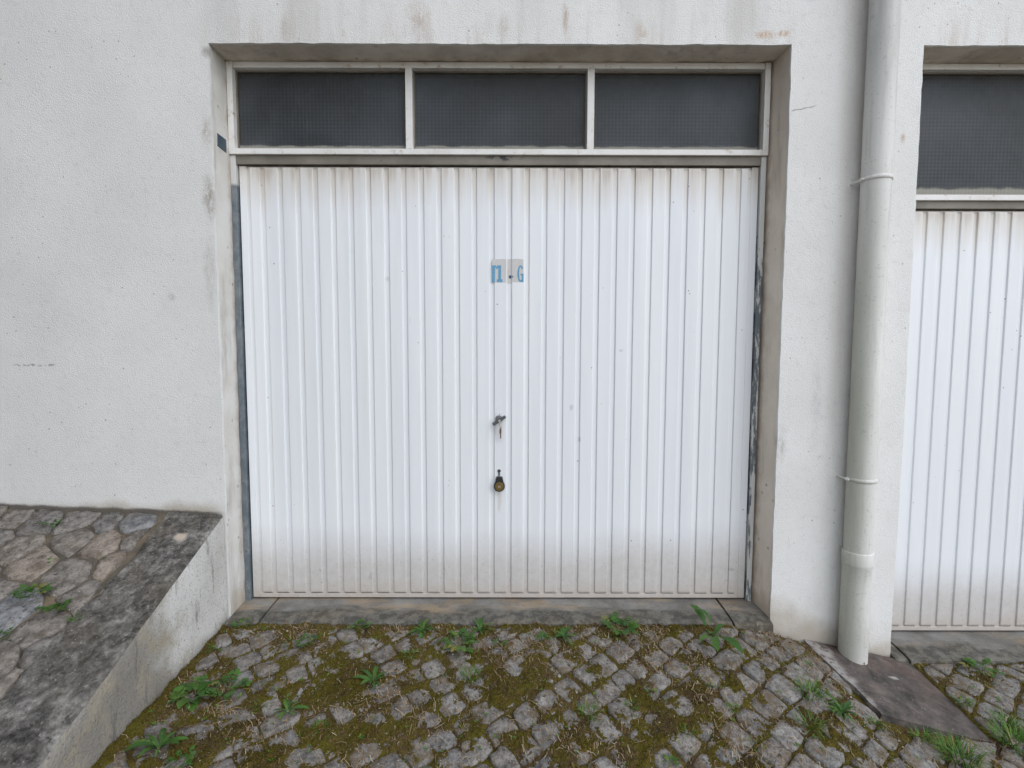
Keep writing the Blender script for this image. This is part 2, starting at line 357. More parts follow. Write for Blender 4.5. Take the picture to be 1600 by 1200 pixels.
def mat_stone(name, stops, moss=.5, bsc=1.0):
    a = NT(name); r = a.rnd()
    off = a.vm('MULTIPLY_ADD', a.P, (1, 1, 1)); q = a.n.new('ShaderNodeVectorMath'); q.operation = 'ADD'
    a.put(q.inputs[0], a.P); cv = a.n.new('ShaderNodeCombineXYZ'); a.put(cv.inputs[0], a.mul(r, 37)); a.put(cv.inputs[1], a.mul(r, 91)); a.t.links.new(cv.outputs[0], q.inputs[1]); V = q.outputs[0]
    col = a.ramp(r, stops)
    n = a.noise(26, 7, .72, vec=V); col = a.mix(a.st(n, .32, .68), a.mix(.70, col, (.04, .038, .038)), a.mix(.42, col, (.42, .40, .37)))
    col = a.mix(a.mul(a.st(a.noise(75, 4, .7, vec=V), .56, .70), .55), col, (.36, .35, .33))
    col = a.mix(a.mul(a.st(a.noise(60, 4, .7, vec=V), .42, .34), .7), col, (.035, .034, .034))
    col = a.mix(a.mul(a.st(a.noise(17, 6, .72), .50, .62), moss), col, (.145, .105, .060))
    col = a.mix(a.mul(a.st(a.noise(120, 3, .7), .60, .68), .55), col, (.30, .23, .165))
    h = a.add(a.noise(34, 6, .7, vec=V), a.mul(a.noise(150, 3, vec=V), .35))
    return a.done(col, a.add(.66, a.mul(n, .25)), a.bump(h, .9, .010), spec=.3)
def mat_moss():
    a = NT('moss_and_earth'); n = a.noise(11, 6, .66); n2 = a.noise(60, 5, .7)
    col = a.ramp(a.add(n, a.mul(a.sub(n2, .5), .5)), [(.25, (.080, .052, .034)), (.42, (.115, .078, .040)), (.55, (.128, .100, .018)), (.72, (.100, .098, .012)), (.85, (.17, .125, .07))])
    col = a.mix(a.mul(a.st(a.noise(140, 3, .6), .60, .72), .6), col, (.24, .19, .12))
    col = a.mix(a.mul(a.st(a.noise(95, 3, .6), .40, .30), .8), col, (.025, .020, .010))
    return a.done(col, .97, a.bump(a.add(a.noise(85, 5, .75), a.mul(a.noise(260, 2), .4)), 1.0, .010), spec=.1)
def mat_attr(name, stops, rough=.9, transl=0.0):
    a = NT(name); q = a.n.new('ShaderNodeAttribute'); q.attribute_name = 'tint'
    col = a.ramp(q.outputs['Fac'], stops); a.done(col, rough, spec=.2)
    return a.m
def mat_leaf():
    a = NT('weed_leaf'); r = a.rnd(); n = a.noise(35, 3)
    col = a.ramp(r, [(0, (.036, .100, .014)), (.4, (.055, .145, .020)), (.75, (.075, .175, .025)), (.93, (.115, .190, .036)), (1, (.24, .20, .05))])
    col = a.mix(a.mul(a.st(n, .35, .7), .35), col, (.03, .085, .016))
    a.done(col, .48, a.bump(a.noise(60, 3), .3, .002), spec=.4)
    t = a.n.new('ShaderNodeBsdfTranslucent'); a.put(t.inputs[0], a.mix(.5, col, (.16, .30, .03)))
    ms = a.n.new('ShaderNodeMixShader'); ms.inputs[0].default_value = .18
    a.t.links.new(a.b.outputs[0], ms.inputs[1]); a.t.links.new(t.outputs[0], ms.inputs[2])
    a.t.links.new(ms.outputs[0], a.n['Material Output'].inputs['Surface']); return a.m
def mat_pipe():
    a = NT('downpipe_paint'); x, y, z = a.xyz()
    n = a.noise(1, 5, .6, vec=a.stretch((9, 9, 1.5)))
    col = a.mix(a.st(n, .3, .7), (.64, .632, .605), (.73, .722, .695))
    alg = a.mul(a.st(a.add(x, a.mul(a.sub(a.noise(5, 4), .5), .06)), 1.60, 1.52), a.st(z, 2.2, .9))
    col = a.mix(a.mul(alg, .5), col, (.33, .36, .25))
    col = a.mix(a.mul(a.mul(a.st(z, 2.0, 2.6), a.st(n, .35, .6)), .55), col, (.33, .34, .34))
    col = a.mix(a.mul(a.st(a.noise(90, 3, .6), .40, .30), .4), col, (.24, .245, .22))
    foot = a.st(a.sub(z, a.mul(a.noise(30, 3), .12)), .02, -.10); col = a.mix(a.mul(foot, .45), col, (.42, .41, .37))
    col = a.mix(a.mul(a.st(a.noise(1, 5, .7, vec=a.stretch((26, 26, 2.2))), .50, .68), .35), col, (.40, .385, .345))
    col = a.mix(a.mul(a.st(a.noise(16, 5, .72), .62, .70), .4), col, (.33, .32, .29))
    ch = a.mul(a.st(a.noise(48, 4, .65), .60, .63), a.mul(a.st(z, .03, -.02), a.st(x, 1.575, 1.59))); col = a.mix(ch, col, (.16, .16, .16))
    return a.done(col, .62, a.bump(a.add(a.noise(90, 3), a.noise(260, 2)), .25, .003))
def mat_apron():
    a = NT('apron_concrete'); x, y, z = a.xyz()
    n = a.noise(1, 6, .7, vec=a.stretch((14, 14, 14)), dist=.3)
    col = a.ramp(n, [(.30, (.030, .026, .024)), (.46, (.078, .066, .060)), (.60, (.13, .108, .096)), (.8, (.23, .205, .185))])
    col = a.mix(a.mul(a.mul(a.st(a.noise(7, 5, .6), .45, .62), a.st(y, -.36, -.10)), .40), col, (.11, .062, .042))
    col = a.mix(a.mul(a.st(a.noise(90, 4, .7), .60, .70), .5), col, (.32, .30, .28))
    lime = a.mul(a.st(a.add(x, a.mul(a.sub(a.noise(16, 5), .5), .12)), 1.485, 1.440), a.st(a.noise(30, 4, .7), .38, .56)); col = a.mix(a.mul(lime, .75), col, (.42, .40, .38))
    col = a.mix(a.mul(a.blob((1.68, -.17, -.2), (.026, .013, 9), .5, 60), .6), col, (.48, .46, .44))
    return a.done(col, .8, a.bump(a.noise(60, 6, .72), .6, .006), spec=.35)

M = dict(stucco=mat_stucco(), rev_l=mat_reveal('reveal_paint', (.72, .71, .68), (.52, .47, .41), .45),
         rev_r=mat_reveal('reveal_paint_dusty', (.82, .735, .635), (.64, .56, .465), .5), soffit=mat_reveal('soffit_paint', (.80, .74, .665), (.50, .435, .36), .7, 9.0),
         door=mat_door('door_paint', .03, 2.05), door_g=mat_door('door_groove_paint', .03, 2.05, 1.0),
         door2=mat_door('second_door_paint', -.13, 1.86), door2_g=mat_door('second_door_groove_paint', -.13, 1.86, 1.0),
         frame=mat_frame(), rail=mat_headrail(), jamb_l=mat_jamb('peeling_jamb', .66), jamb_r=mat_jamb('peeling_jamb_darker', .47), glass=mat_glass(),
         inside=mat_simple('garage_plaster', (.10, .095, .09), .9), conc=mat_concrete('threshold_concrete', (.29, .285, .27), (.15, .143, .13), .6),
         coping=mat_coping(), side=mat_rampside(), pipe=mat_pipe(), apron=mat_apron(), moss=mat_moss(), leaf=mat_leaf(),
         stone=mat_stone('cobble_stone', [(0, (.130, .120, .114)), (.25, (.25, .226, .205)), (.5, (.18, .152, .128)), (.75, (.32, .30, .28)), (1, (.205, .207, .212))], .75),
         slab=mat_stone('slate_stone', [(0, (.34, .255, .185)), (.25, (.24, .20, .168)), (.45, (.15, .143, .14)), (.7, (.30, .245, .19)), (.86, (.20, .21, .225)), (1, (.27, .29, .325))], .3),
         joint=mat_concrete('joint_mortar', (.14, .12, .095), (.075, .065, .05), .3, False),
         ground=mat_concrete('bedding_earth', (.13, .105, .07), (.07, .058, .035), .3, False),
         steel=mat_simple('dull_steel', (.22, .23, .245), .38, .85, .1), steel_d=mat_simple('dark_zinc', (.12, .125, .13), .45, .6), bright=mat_simple('bright_key', (.62, .60, .56), .3, .9),
         brass=mat_simple('tarnished_brass', (.24, .17, .06), .42, .8, .2), keyb=mat_simple('brown_key', (.16, .12, .085), .42, .7), black=mat_simple('black_plastic', (.018, .018, .02), .42),
         paper=mat_simple('faded_paper', (.60, .585, .58), .8, 0, .2, 90, .12), ink=mat_simple('faded_blue_print', (.13, .34, .52), .75, 0, 0, 120, .3), ink_d=mat_simple('dark_blue_print', (.035, .09, .17), .75),
         plate=mat_simple('blue_plate', (.055, .085, .115), .5, 0, .2, 60, .3), hole=mat_simple('dark_hole', (.01, .01, .01), .8))
M['blade'] = mat_attr('moss_blades', [(0, (.040, .028, .010)), (.3, (.108, .086, .014)), (.52, (.110, .104, .012)), (.75, (.16, .108, .048)), (1, (.31, .23, .14))])
M['straw'] = mat_attr('dry_straw', [(0, (.16, .085, .045)), (.4, (.27, .185, .11)), (.75, (.36, .28, .18)), (1, (.47, .40, .29))], .7)
M['grit'] = mat_attr('pale_grit', [(0, (.12, .10, .08)), (.5, (.30, .27, .23)), (1, (.62, .60, .56))], .8)
M['grass'] = mat_attr('grass_blades', [(0, (.045, .115, .018)), (.5, (.080, .180, .028)), (.85, (.13, .22, .04)), (1, (.33, .27, .10))], .5)
M['litter'] = mat_attr('brown_litter', [(0, (.06, .038, .022)), (.6, (.15, .09, .05)), (1, (.26, .17, .10))], .85)

# ------------------------------------------------------------------ the setting: ground sheet
def sheet(xs, ys, fn):
    X, Y = np.meshgrid(np.asarray(xs, float), np.asarray(ys, float)); Z = fn(X, Y)
    v = np.stack([X, Y, Z], -1).reshape(-1, 3); nx, ny = len(xs), len(ys)
    i = np.arange(ny-1)[:, None]*nx+np.arange(nx-1)[None]; f = np.stack([i, i+1, i+nx+1, i+nx], -1).reshape(-1, 4)
    return v, f
def npmesh(name, v, f, smooth=False):
    me = bpy.data.meshes.new(name); v = np.asarray(v, np.float32); f = np.asarray(f, np.int32)
    me.vertices.add(len(v)); me.vertices.foreach_set('co', v.ravel())
    k = f.shape[1]; me.loops.add(f.size); me.loops.foreach_set('vertex_index', f.ravel())
    me.polygons.add(len(f)); me.polygons.foreach_set('loop_start', np.arange(0, f.size, k, dtype=np.int32)); me.polygons.foreach_set('loop_total', np.full(len(f), k, np.int32))
    me.polygons.foreach_set('use_smooth', np.full(len(f), smooth)); me.update(calc_edges=True); me.validate(); return me
gxs = [-250, -60, -20, -8, -5, *np.arange(-3.4, 4.61, .1), 6, 9, 20, 60, 250]
gys = [-250, -60, -20, -8, -5, *np.arange(-3.6, .31, .1), 3, 8, 20, 60]
v, f = sheet(gxs, gys, lambda X, Y: gz(X, Y)-.034)
ground = setp(link('cobbled_ground', npmesh('ground', v, f, True), M['ground']), kind='structure', label='cobbled forecourt sloping down to the right before the garages')

# ------------------------------------------------------------------ the garage building
FX0, FX1, OL, OR_, O2L, O2R, ZT = -3.6, 5.2, -1.222, 1.236, 1.794, 4.25, 2.509
bld = empty('garage_building', (0, 2.5, 0), 'white rough-rendered garage building with two recessed door openings', 'building')
def wall_mesh():
    xs = sorted(set([FX0, FX1, OL, OR_, O2L, O2R]+[round(x, 3) for x in np.arange(-2.4, 4.4, .03)])); xs = [x for x in xs if all(abs(x-e) > .012 or x == e for e in (OL, OR_, O2L, O2R))]
    zs = sorted(set([-1.0, ZT, 2.7, 3.2, 6.0]+[round(z, 3) for z in np.arange(-.4, 2.68, .03)])); zs = [z for z in zs if abs(z-ZT) > .012 or z == ZT]
    v = []; idx = {}; fs = []
    def jit(x, z):
        dx = dz = dy = 0.0
        n1 = float(fbm(z*1.0+40, x*7.0, 22, 3))-.5
        for e in (OL, OR_, O2L, O2R):
            if x == e and z < ZT: dx += n1*.007
        if abs(z-ZT) < 1e-6 and (OL-.01 < x < OR_+.01 or O2L-.01 < x < O2R+.01): dz += (float(fbm(x, 3.3, 18, 3))-.5)*.010
        dy = (float(fbm(x, z, 1.1, 2))-.5)*.010
        return (x+dx, dy, z+dz)
    def vi(i, j):
        if (i, j) not in idx: idx[(i, j)] = len(v); v.append(jit(xs[i], zs[j]))
        return idx[(i, j)]
    edges = []
    for i in range(len(xs)-1):
        for j in range(len(zs)-1):
            xc = (xs[i]+xs[i+1])/2; zc = (zs[j]+zs[j+1])/2
            if zc < ZT and (OL < xc < OR_ or O2L < xc < O2R): continue
            fs.append((vi(i, j), vi(i+1, j), vi(i+1, j+1), vi(i, j+1)))
    edge = lambda x: [v[vi(xs.index(x), j)] for j in range(len(zs)) if zs[j] <= ZT]
    head = lambda a, b: [v[vi(i, zs.index(ZT))] for i in range(len(xs)) if a <= xs[i] <= b]
    out = (edge(OL), edge(OR_), head(OL, OR_), edge(O2L), edge(O2R), head(O2L, O2R))
    # a rounded arris: the first centimetre of the return belongs to the render
    for line, d in zip(out, ((1, 0), (-1, 0), (0, -1), (1, 0), (-1, 0), (0, -1))):
        b = len(v)
        for p in line: v.append((p[0]+d[0]*.001, p[1]+.012, p[2]+d[1]*.001))
        k0 = [v.index(p) for p in line]
        for k in range(len(line)-1): fs.append((k0[k], b+k, b+k+1, k0[k+1]))
    me = bpy.data.meshes.new('wall'); me.from_pydata(v, [], fs); me.update()
    return me, out
wme, (eL, eR, hT, e2L, e2R, h2) = wall_mesh()
link('wall', wme, M['stucco'], bld)
def strip(line, off, depth=.205, n=5, wob=.003, dx=(0, 0)):
    m = MB(); ny = n; vs_ = []
    for p in line:
        for k in range(ny+1):
            t = k/ny; w = (float(fbm(p[0]*5+p[2]*5, t*3, 4, 2))-.5)*wob
            vs_.append((p[0]+off[0]*(.001+w)+dx[0]*t, p[1]+.011+(depth-.011)*t, p[2]+off[1]*(.001+w)+dx[1]*t))
    fs = [(i*(ny+1)+k, i*(ny+1)+k+1, (i+1)*(ny+1)+k+1, (i+1)*(ny+1)+k) for i in range(len(line)-1) for k in range(ny)]
    m.add(vs_, fs); return m
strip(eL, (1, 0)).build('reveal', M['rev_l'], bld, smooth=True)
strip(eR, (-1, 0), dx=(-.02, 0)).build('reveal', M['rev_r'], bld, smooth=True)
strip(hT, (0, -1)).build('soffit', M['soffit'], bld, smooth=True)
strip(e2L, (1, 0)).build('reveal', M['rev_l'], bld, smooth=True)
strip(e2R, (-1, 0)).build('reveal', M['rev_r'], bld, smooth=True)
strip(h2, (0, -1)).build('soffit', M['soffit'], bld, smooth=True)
for a_, b_, zb in ((OL, OR_, -.02), (O2L, O2R, -.2)):
    m = MB(); x0, x1, y0, y1, z0, z1 = a_-.004, b_+.004, .20, 5.2, zb, ZT+.006
    m.add([(x0,y0,z0),(x1,y0,z0),(x1,y1,z0),(x0,y1,z0),(x0,y0,z1),(x1,y0,z1),(x1,y1,z1),(x0,y1,z1)], [(0,3,2,1),(4,5,6,7),(1,2,6,5),(2,3,7,6),(3,0,4,7)])
    m.build('garage_room', M['inside'], bld)
m = MB(); m.add([(FX0,0,6),(FX1,0,6),(FX1,9,6),(FX0,9,6),(FX0,0,-1),(FX1,0,-1),(FX1,9,-1),(FX0,9,-1)], [(0,1,2,3),(1,5,6,2),(2,6,7,3),(3,7,4,0)]); m.build('roof', M['stucco'], bld)

# unseen dark block added out of view on the left to shade this corner
blk = MB(); blk.box(-6.0, -2.32, -4.0, -.012, -1.0, 6.5)
blk_o = setp(blk.build('unseen_shade_block', mat_simple('shade_block_grey', (.06, .058, .055), .9, 0, .4, 90), None, bevel=.01), 'unseen dark block added left of the garage wall to shade it', 'building', None, 'thing')

# ------------------------------------------------------------------ garage doors
DY = .149
def door(name, label, x0, x1, z0, z1, pitch, gc, k0, k1, mat, mat_g, clip=9):
    d = empty(name, ((x0+x1)/2, DY+.02, z0), label, 'garage door', 'up-and-over garage doors')
    gh = .0094; sl = .0034; zb, zt = z0+.026, z1-.008
    gs = [gc+(k-.0)*pitch for k in range(k0, k1+1)]
    m = MB()                                             # rim round the leaf
    m.box(x0, x0+.032, DY+.0050, DY+.03, z0, z1); m.box(x1-.032, x1, DY+.0050, DY+.03, z0, z1)
    m.box(x0+.0321, x1-.0321, DY+.0038, DY+.03, z0, z0+.0205); m.box(x0+.0321, x1-.0321, DY+.012, DY+.03, z1-.014, z1)
    m.build('rim', mat, d, bevel=.002)
    m = MB()                                             # floors of the pressed grooves
    bounds = [x0+.044]+[g for g in gs]+[x1-.044]
    for g in gs: m.box(g-gh-.003, g+gh+.003, DY+.0064, DY+.009, z0+.0206, z1-.0142)
    m.box(x0+.0321, x0+.052, DY+.0064, DY+.009, z0+.0206, z1-.0142); m.box(x1-.052, x1-.0321, DY+.0064, DY+.009, z0+.0206, z1-.0142)
    m.build('groove_sheet', mat_g, d)
    share = {}
    for i in range(len(gs)+1):
        a_ = gs[i-1]+gh if i else x0+.047
        b_ = gs[i]-gh if i < len(gs) else x1-.047
        w = round(b_-a_, 4)
        if b_ > clip: break
        m = MB(); n = 12; prof = [(0, .0062), (sl*.5, .0020), (sl*.85, .0005), (sl*1.4, 0.0), (w-sl*1.4, 0.0), (w-sl*.85, .0005), (w-sl*.5, .0020), (w, .0062)]
        vs_ = []; rows = [zb+(zt-zb)*t for t in (0, .004, .996, 1)]
        for j, z in enumerate(rows):
            for (px, py) in prof: vs_.append((a_+px, DY+py+(.0022 if j in (0, 3) else 0), z))
        L = len(prof); fs = [(j*L+k, j*L+k+1, (j+1)*L+k+1, (j+1)*L+k) for j in range(3) for k in range(L-1)]
        m.add(vs_, fs); me = m.mesh('panel_strip', smooth=False)
        link('panel_strip', me, mat, d)
    return d
D1 = door('garage_door', 'white ribbed garage door with a faded number sticker, handle and lock', -1.189, 1.186, .026, 2.058, .0807, .0465, -14, 13, M['door'], M['door_g'])
D2 = door('garage_door', 'white ribbed garage door cut by the right edge, right of the downpipe', 1.828, 4.215, -.136, 1.868, .0777, 1.969-.0102-.0004, -1, 28, M['door2'], M['door2_g'])

# jamb rails, head rail
m = MB(); m.box(-1.2205, -1.196, .138, .205, .012, 2.10); m.build('side_rail', M['jamb_l'], D1, bevel=.002)
m = MB(); m.box(1.1905, 1.214, .140, .205, .012, 2.10); m.build('side_rail', M['jamb_r'], D1, bevel=.002)
m = MB(); m.box(-1.1955, 1.190, .142, .205, 2.062, 2.1015); m.build('head_rail', M['rail'], D1, bevel=.0015)
m = MB(); m.box(1.797, 1.824, .14, .205, -.16, 1.91); m.build('side_rail', M['jamb_l'], D2, bevel=.002)
m = MB(); m.box(4.219, 4.247, .14, .205, -.16, 1.91); m.build('side_rail', M['jamb_r'], D2, bevel=.002)
m = MB(); m.box(1.8245, 4.2185, .142, .205, 1.872, 1.9055); m.build('head_rail', M['rail'], D2, bevel=.0015)

# number sticker: two torn pieces of paper with faded blue print
stk = MB(); stk.prism([(-.0335, 1.535), (.031, 1.534), (.0325, 1.600), (.033, 1.6435), (.024, 1.6415), (.010, 1.6405), (-.018, 1.6405), (-.030, 1.6425), (-.034, 1.637)], DY-.0007, DY-.0001)
sA = stk.build('number_sticker', M['paper'], D1); sA['label'] = 'torn grey paper piece with blue figures'
stk = MB(); stk.prism([(.0595, 1.536), (.112, 1.535), (.1125, 1.590), (.111, 1.640), (.085, 1.6425), (.0595, 1.641)], DY-.0007, DY-.0001)
sB = stk.build('number_sticker', M['paper'], D1); sB['label'] = 'torn grey paper piece with blue letter G'
stk = MB(); stk.prism([(.0375, 1.530), (.0560, 1.530), (.0562, 1.643), (.038, 1.641)], DY+.0052, DY+.0060)
sC = stk.build('number_sticker', M['paper'], D1); sC['label'] = 'strip of paper pressed into the groove'
def printed(polys, parent, y, mat='ink'):
    m = MB()
    for p in polys: m.prism(p, y-.0006, y-.0001)
    return m.build('lettering', M[mat], parent)
R4 = lambda a, b, c, d: [(a, c), (b, c), (b, d), (a, d)]
yt = DY-.0007
printed([R4(-.0333, -.0195, 1.536, 1.612), R4(-.0195, -.0145, 1.602, 1.612)], sA, yt)
printed([R4(-.0045, .0085, 1.548, 1.612), [(-.0145, 1.594), (-.0045, 1.600), (-.0045, 1.612), (-.0075, 1.612), (-.0145, 1.604)], R4(-.0115, .0155, 1.5355, 1.548)], sA, yt)
def arc(cx, cz, rx, rz_, t, a0, a1, n=18):
    o = [(cx+rx*math.cos(R(a0+(a1-a0)*k/n)), cz+rz_*math.sin(R(a0+(a1-a0)*k/n))) for k in range(n+1)]
    i = [(cx+(rx-t)*math.cos(R(a0+(a1-a0)*k/n)), cz+(rz_-t*.95)*math.sin(R(a0+(a1-a0)*k/n))) for k in range(n+1)]
    return [[o[k], o[k+1], i[k+1], i[k]] for k in range(n)]
printed(arc(.0985, 1.5745, .0150, .0385, .0085, 38, 300)+[R4(.1035, .1125, 1.5365, 1.5745), R4(.0985, .1035, 1.566, 1.5745)], sB, yt)
printed([R4(.0440, .0557, 1.553, 1.567)], sC, DY+.0052, 'ink_d')
printed([R4(.0600, .0635, 1.5555, 1.565)], sB, yt, 'ink_d')

# turning handle with a key in it, key hole, round security lock
hx, hz = .0005, .893
h = MB(); h.disc(hx-.002, hz+.006, .0165, DY-.006, DY, 28); h.disc(hx-.002, hz+.006, .0125, DY-.0095, DY-.0059, 28)
H = h.build('door_handle', M['steel'], D1, bevel=.001); H['label'] = 'grey metal turning handle with a key in it'
g = MB(); ang = R(33)
pl = [(-.0355, -.0055), (-.034, -.0085), (-.012, -.0082), (.012, -.0082), (.033, -.0068), (.0355, -.004), (.0355, .004), (.033, .0068), (.010, .0082), (-.012, .0082), (-.034, .0070), (-.0355, .0045)]
pl = [(hx+px*math.cos(ang)-pz*math.sin(ang), hz+px*math.sin(ang)+pz*math.cos(ang)) for px, pz in pl]
g.prism(pl, DY-.026, DY-.0145); g.tube([(hx, DY-.0146, hz), (hx, DY-.0092, hz)], .0075, 16)
g.build('grip', M['steel_d'], H, bevel=.0015)
g = MB(); g.disc(hx+.001, hz, .0055, DY-.0285, DY-.0261, 20); g.build('lock_barrel', M['bright'], H)
g = MB(); kx = hx+.0065; g.disc(kx, hz-.032, .0062, DY-.032, DY-.0295, 20); g.tube([(hx+.001, DY-.031, hz-.002), (kx-.002, DY-.031, hz-.027)], .0019, 8); g.build('key', M['bright'], H)
g = MB(); g.prism([(kx-.0035, hz-.036), (kx+.0035, hz-.036), (kx+.0042, hz-.047), (kx+.0032, hz-.060), (kx+.0030, hz-.083), (kx-.0024, hz-.083), (kx-.0026, hz-.062), (kx-.0042, hz-.060), (kx-.006, hz-.052), (kx-.005, hz-.042)], DY-.034, DY-.0318); g.build('key', M['keyb'], H, bevel=.0004)
g = MB(); g.disc(hx+.001, hz+.0265, .0024, DY-.0013, DY+.0, 14); g.build('rivet', M['steel_d'], H)
g = MB(); g.box(hx-.0165, hx+.0165, DY-.0011, DY-.0001, hz-.102, hz+.040); g.build('back_plate', M['door'], H, bevel=.0004)
g = MB(); kx, kz = -.0005, .649
pts = [(kx+.0082*math.cos(R(t)), kz+.0082*math.sin(R(t))) for t in range(-60, 241, 12)]+[(kx-.0046, kz-.020), (kx-.002, kz-.0235), (kx+.002, kz-.0235), (kx+.0046, kz-.020)]
kh = MB().prism(pts, DY-.0022, DY-.0001).build('key_hole', M['steel_d'], D1)
MB().disc(kx, kz, .0035, DY-.0028, DY-.0023, 14).build('slot', M['hole'], kh)
lx, lz = .001, .579; r_ = .0262
pts = [(lx+r_*math.cos(R(t)), lz+r_*math.sin(R(t))) for t in range(140, 401, 10)]+[(lx+.0165, lz+.0335), (lx+.0145, lz+.0425), (lx+.008, lz+.0455), (lx-.008, lz+.0455), (lx-.0145, lz+.0425), (lx-.0165, lz+.0335)]
lk = MB().prism(pts, DY-.020, DY-.0001).build('security_lock', M['black'], D1, bevel=.003); lk['label'] = 'black pear-shaped lock with a brass disc'
MB().disc(lx, lz, .0205, DY-.0245, DY-.0199, 32).build('brass_disc', M['brass'], lk, bevel=.0012)
g = MB(); g.box(lx-.0055, lx-.0022, DY-.0258, DY-.0244, lz-.006, lz+.006); g.box(lx+.0022, lx+.0055, DY-.0258, DY-.0244, lz-.006, lz+.006); g.box(lx-.0021, lx+.0021, DY-.0256, DY-.0244, lz-.0014, lz+.0014); g.build('mark', M['bright'], lk)

# ------------------------------------------------------------------ transom windows
def transom(name, label, x0, x1, z0, z1, bars, bw=.031, sill=.025, tp=.027, sd=.026):
    w = empty(name, ((x0+x1)/2, .17, z0), label, 'window', 'windows over the garage doors'); yf = .128
    fr = [(x0, x0+sd, z0, z1), (x1-sd, x1, z0, z1), (x0+sd, x1-sd, z0, z0+sill), (x0+sd, x1-sd, z1-tp, z1)]
    for i, (a_, b_, c_, e_) in enumerate(fr):
        m = MB(); m.box(a_+(.0003 if i > 1 else 0), b_-(.0003 if i > 1 else 0), yf+(.004 if i == 3 else 0), .20, c_, e_); m.build('frame_bar', M['frame'], w, bevel=.002)
    for b in bars:
        m = MB(); m.box(b-bw/2, b+bw/2, yf+.003, .195, z0+sill+.0005, z1-tp-.0005); m.build('glazing_bar', M['frame'], w, bevel=.002)
    es = [x0+sd]+[e for b in bars for e in (b-bw/2, b+bw/2)]+[x1-sd]
    for k in range(0, len(es), 2):
        a_, b_, c_, e_ = es[k], es[k+1], z0+sill, z1-tp
        if a_ > 3.3 and False: continue
        m = MB(); m.box(a_+.0005, b_-.0005, .166, .170, c_+.0005, e_-.0005); g_ = m.build('pane', M['glass'], w)
        m = MB(); t = .006                                  # putty round the pane
        m.box(a_+.0004, b_-.0004, .157, .1655, c_+.0004, c_+t); m.box(a_+.0004, b_-.0004, .157, .1655, e_-t, e_-.0004)
        m.box(a_+.0004, a_+t, .157, .1655, c_+t, e_-t); m.box(b_-t, b_-.0004, .157, .1655, c_+t, e_-t); m.build('putty', M['rail'], g_)
    return w
transom('transom_window', 'three dark patterned panes in a white frame over the stickered door', -1.2195, 1.2155, 2.102, 2.506, (-.4065, .411))
transom('transom_window', 'taller dark patterned window above the door at the right edge', 1.797, 4.2475, 1.906, 2.506, (2.63, 3.43))

# small dark blue plate on the left reveal
m = MB(); m.add([(-1.2205, .038, 2.156), (-1.2205, .106, 2.155), (-1.2205, .106, 2.099), (-1.2205, .038, 2.102), (-1.2170, .038, 2.156), (-1.2170, .106, 2.155), (-1.2170, .106, 2.099), (-1.2170, .038, 2.102)],
                [(0,1,2,3),(4,7,6,5),(0,4,5,1),(1,5,6,2),(2,6,7,3),(3,7,4,0)])
setp(m.build('reveal_plate', M['plate'], None, bevel=.0006), 'small dark blue plate on the left side of the door recess', 'plate')

# ------------------------------------------------------------------ thresholds
def threshold(name, x0, x1, zb, zf, parent, label=None, yb=.206, yfr=-.038):
    m = MB(); xs = np.linspace(x0, x1, max(3, int((x1-x0)/.02)+1)); vs_ = []
    prof = [(yb, 0), (.12, .12), (.05, .4), (0, .72), (yfr+.012, .93)]
    for x in xs:
        n = (float(fbm(x, 7.7, 9, 3))-.5); n2 = (float(fbm(x, 2.2, 40, 3))-.5)
        for (y, t) in prof: vs_.append((x, y, zb+(zf-zb)*t+n*.004))
        vs_.append((x, yfr+n2*.012, zf-.006+n*.004)); vs_.append((x, yfr-.002+n2*.014, zf-.06)); vs_.append((x, yb, zf-.06))
    L = len(prof)+3; fs = [(i*L+k, i*L+(k+1) % L, (i+1)*L+(k+1) % L, (i+1)*L+k) for i in range(len(xs)-1) for k in range(L)]
    fs += [tuple(range(L)), tuple((len(xs)-1)*L+k for k in range(L))[::-1]]
    o = m.add(vs_, fs).build(name, M['conc'], parent, smooth=False)
    if label: o['label'] = label
    return o
th1 = empty('threshold', (0, .1, -.05), 'long concrete threshold under the stickered garage door', 'threshold', 'door thresholds')
threshold('threshold_slab', -1.219, -1.077, .018, .003, th1); threshold('threshold_slab', -1.066, 1.050, .018, .005, th1); threshold('threshold_slab', 1.061, 1.232, .018, .002, th1)
th2 = empty('threshold', (3, .1, -.25), 'concrete threshold under the right-hand garage door', 'threshold', 'door thresholds')
threshold('threshold_slab', 1.797, 1.848, -.146, -.168, th2); threshold('threshold_slab', 1.858, 4.245, -.146, -.164, th2)

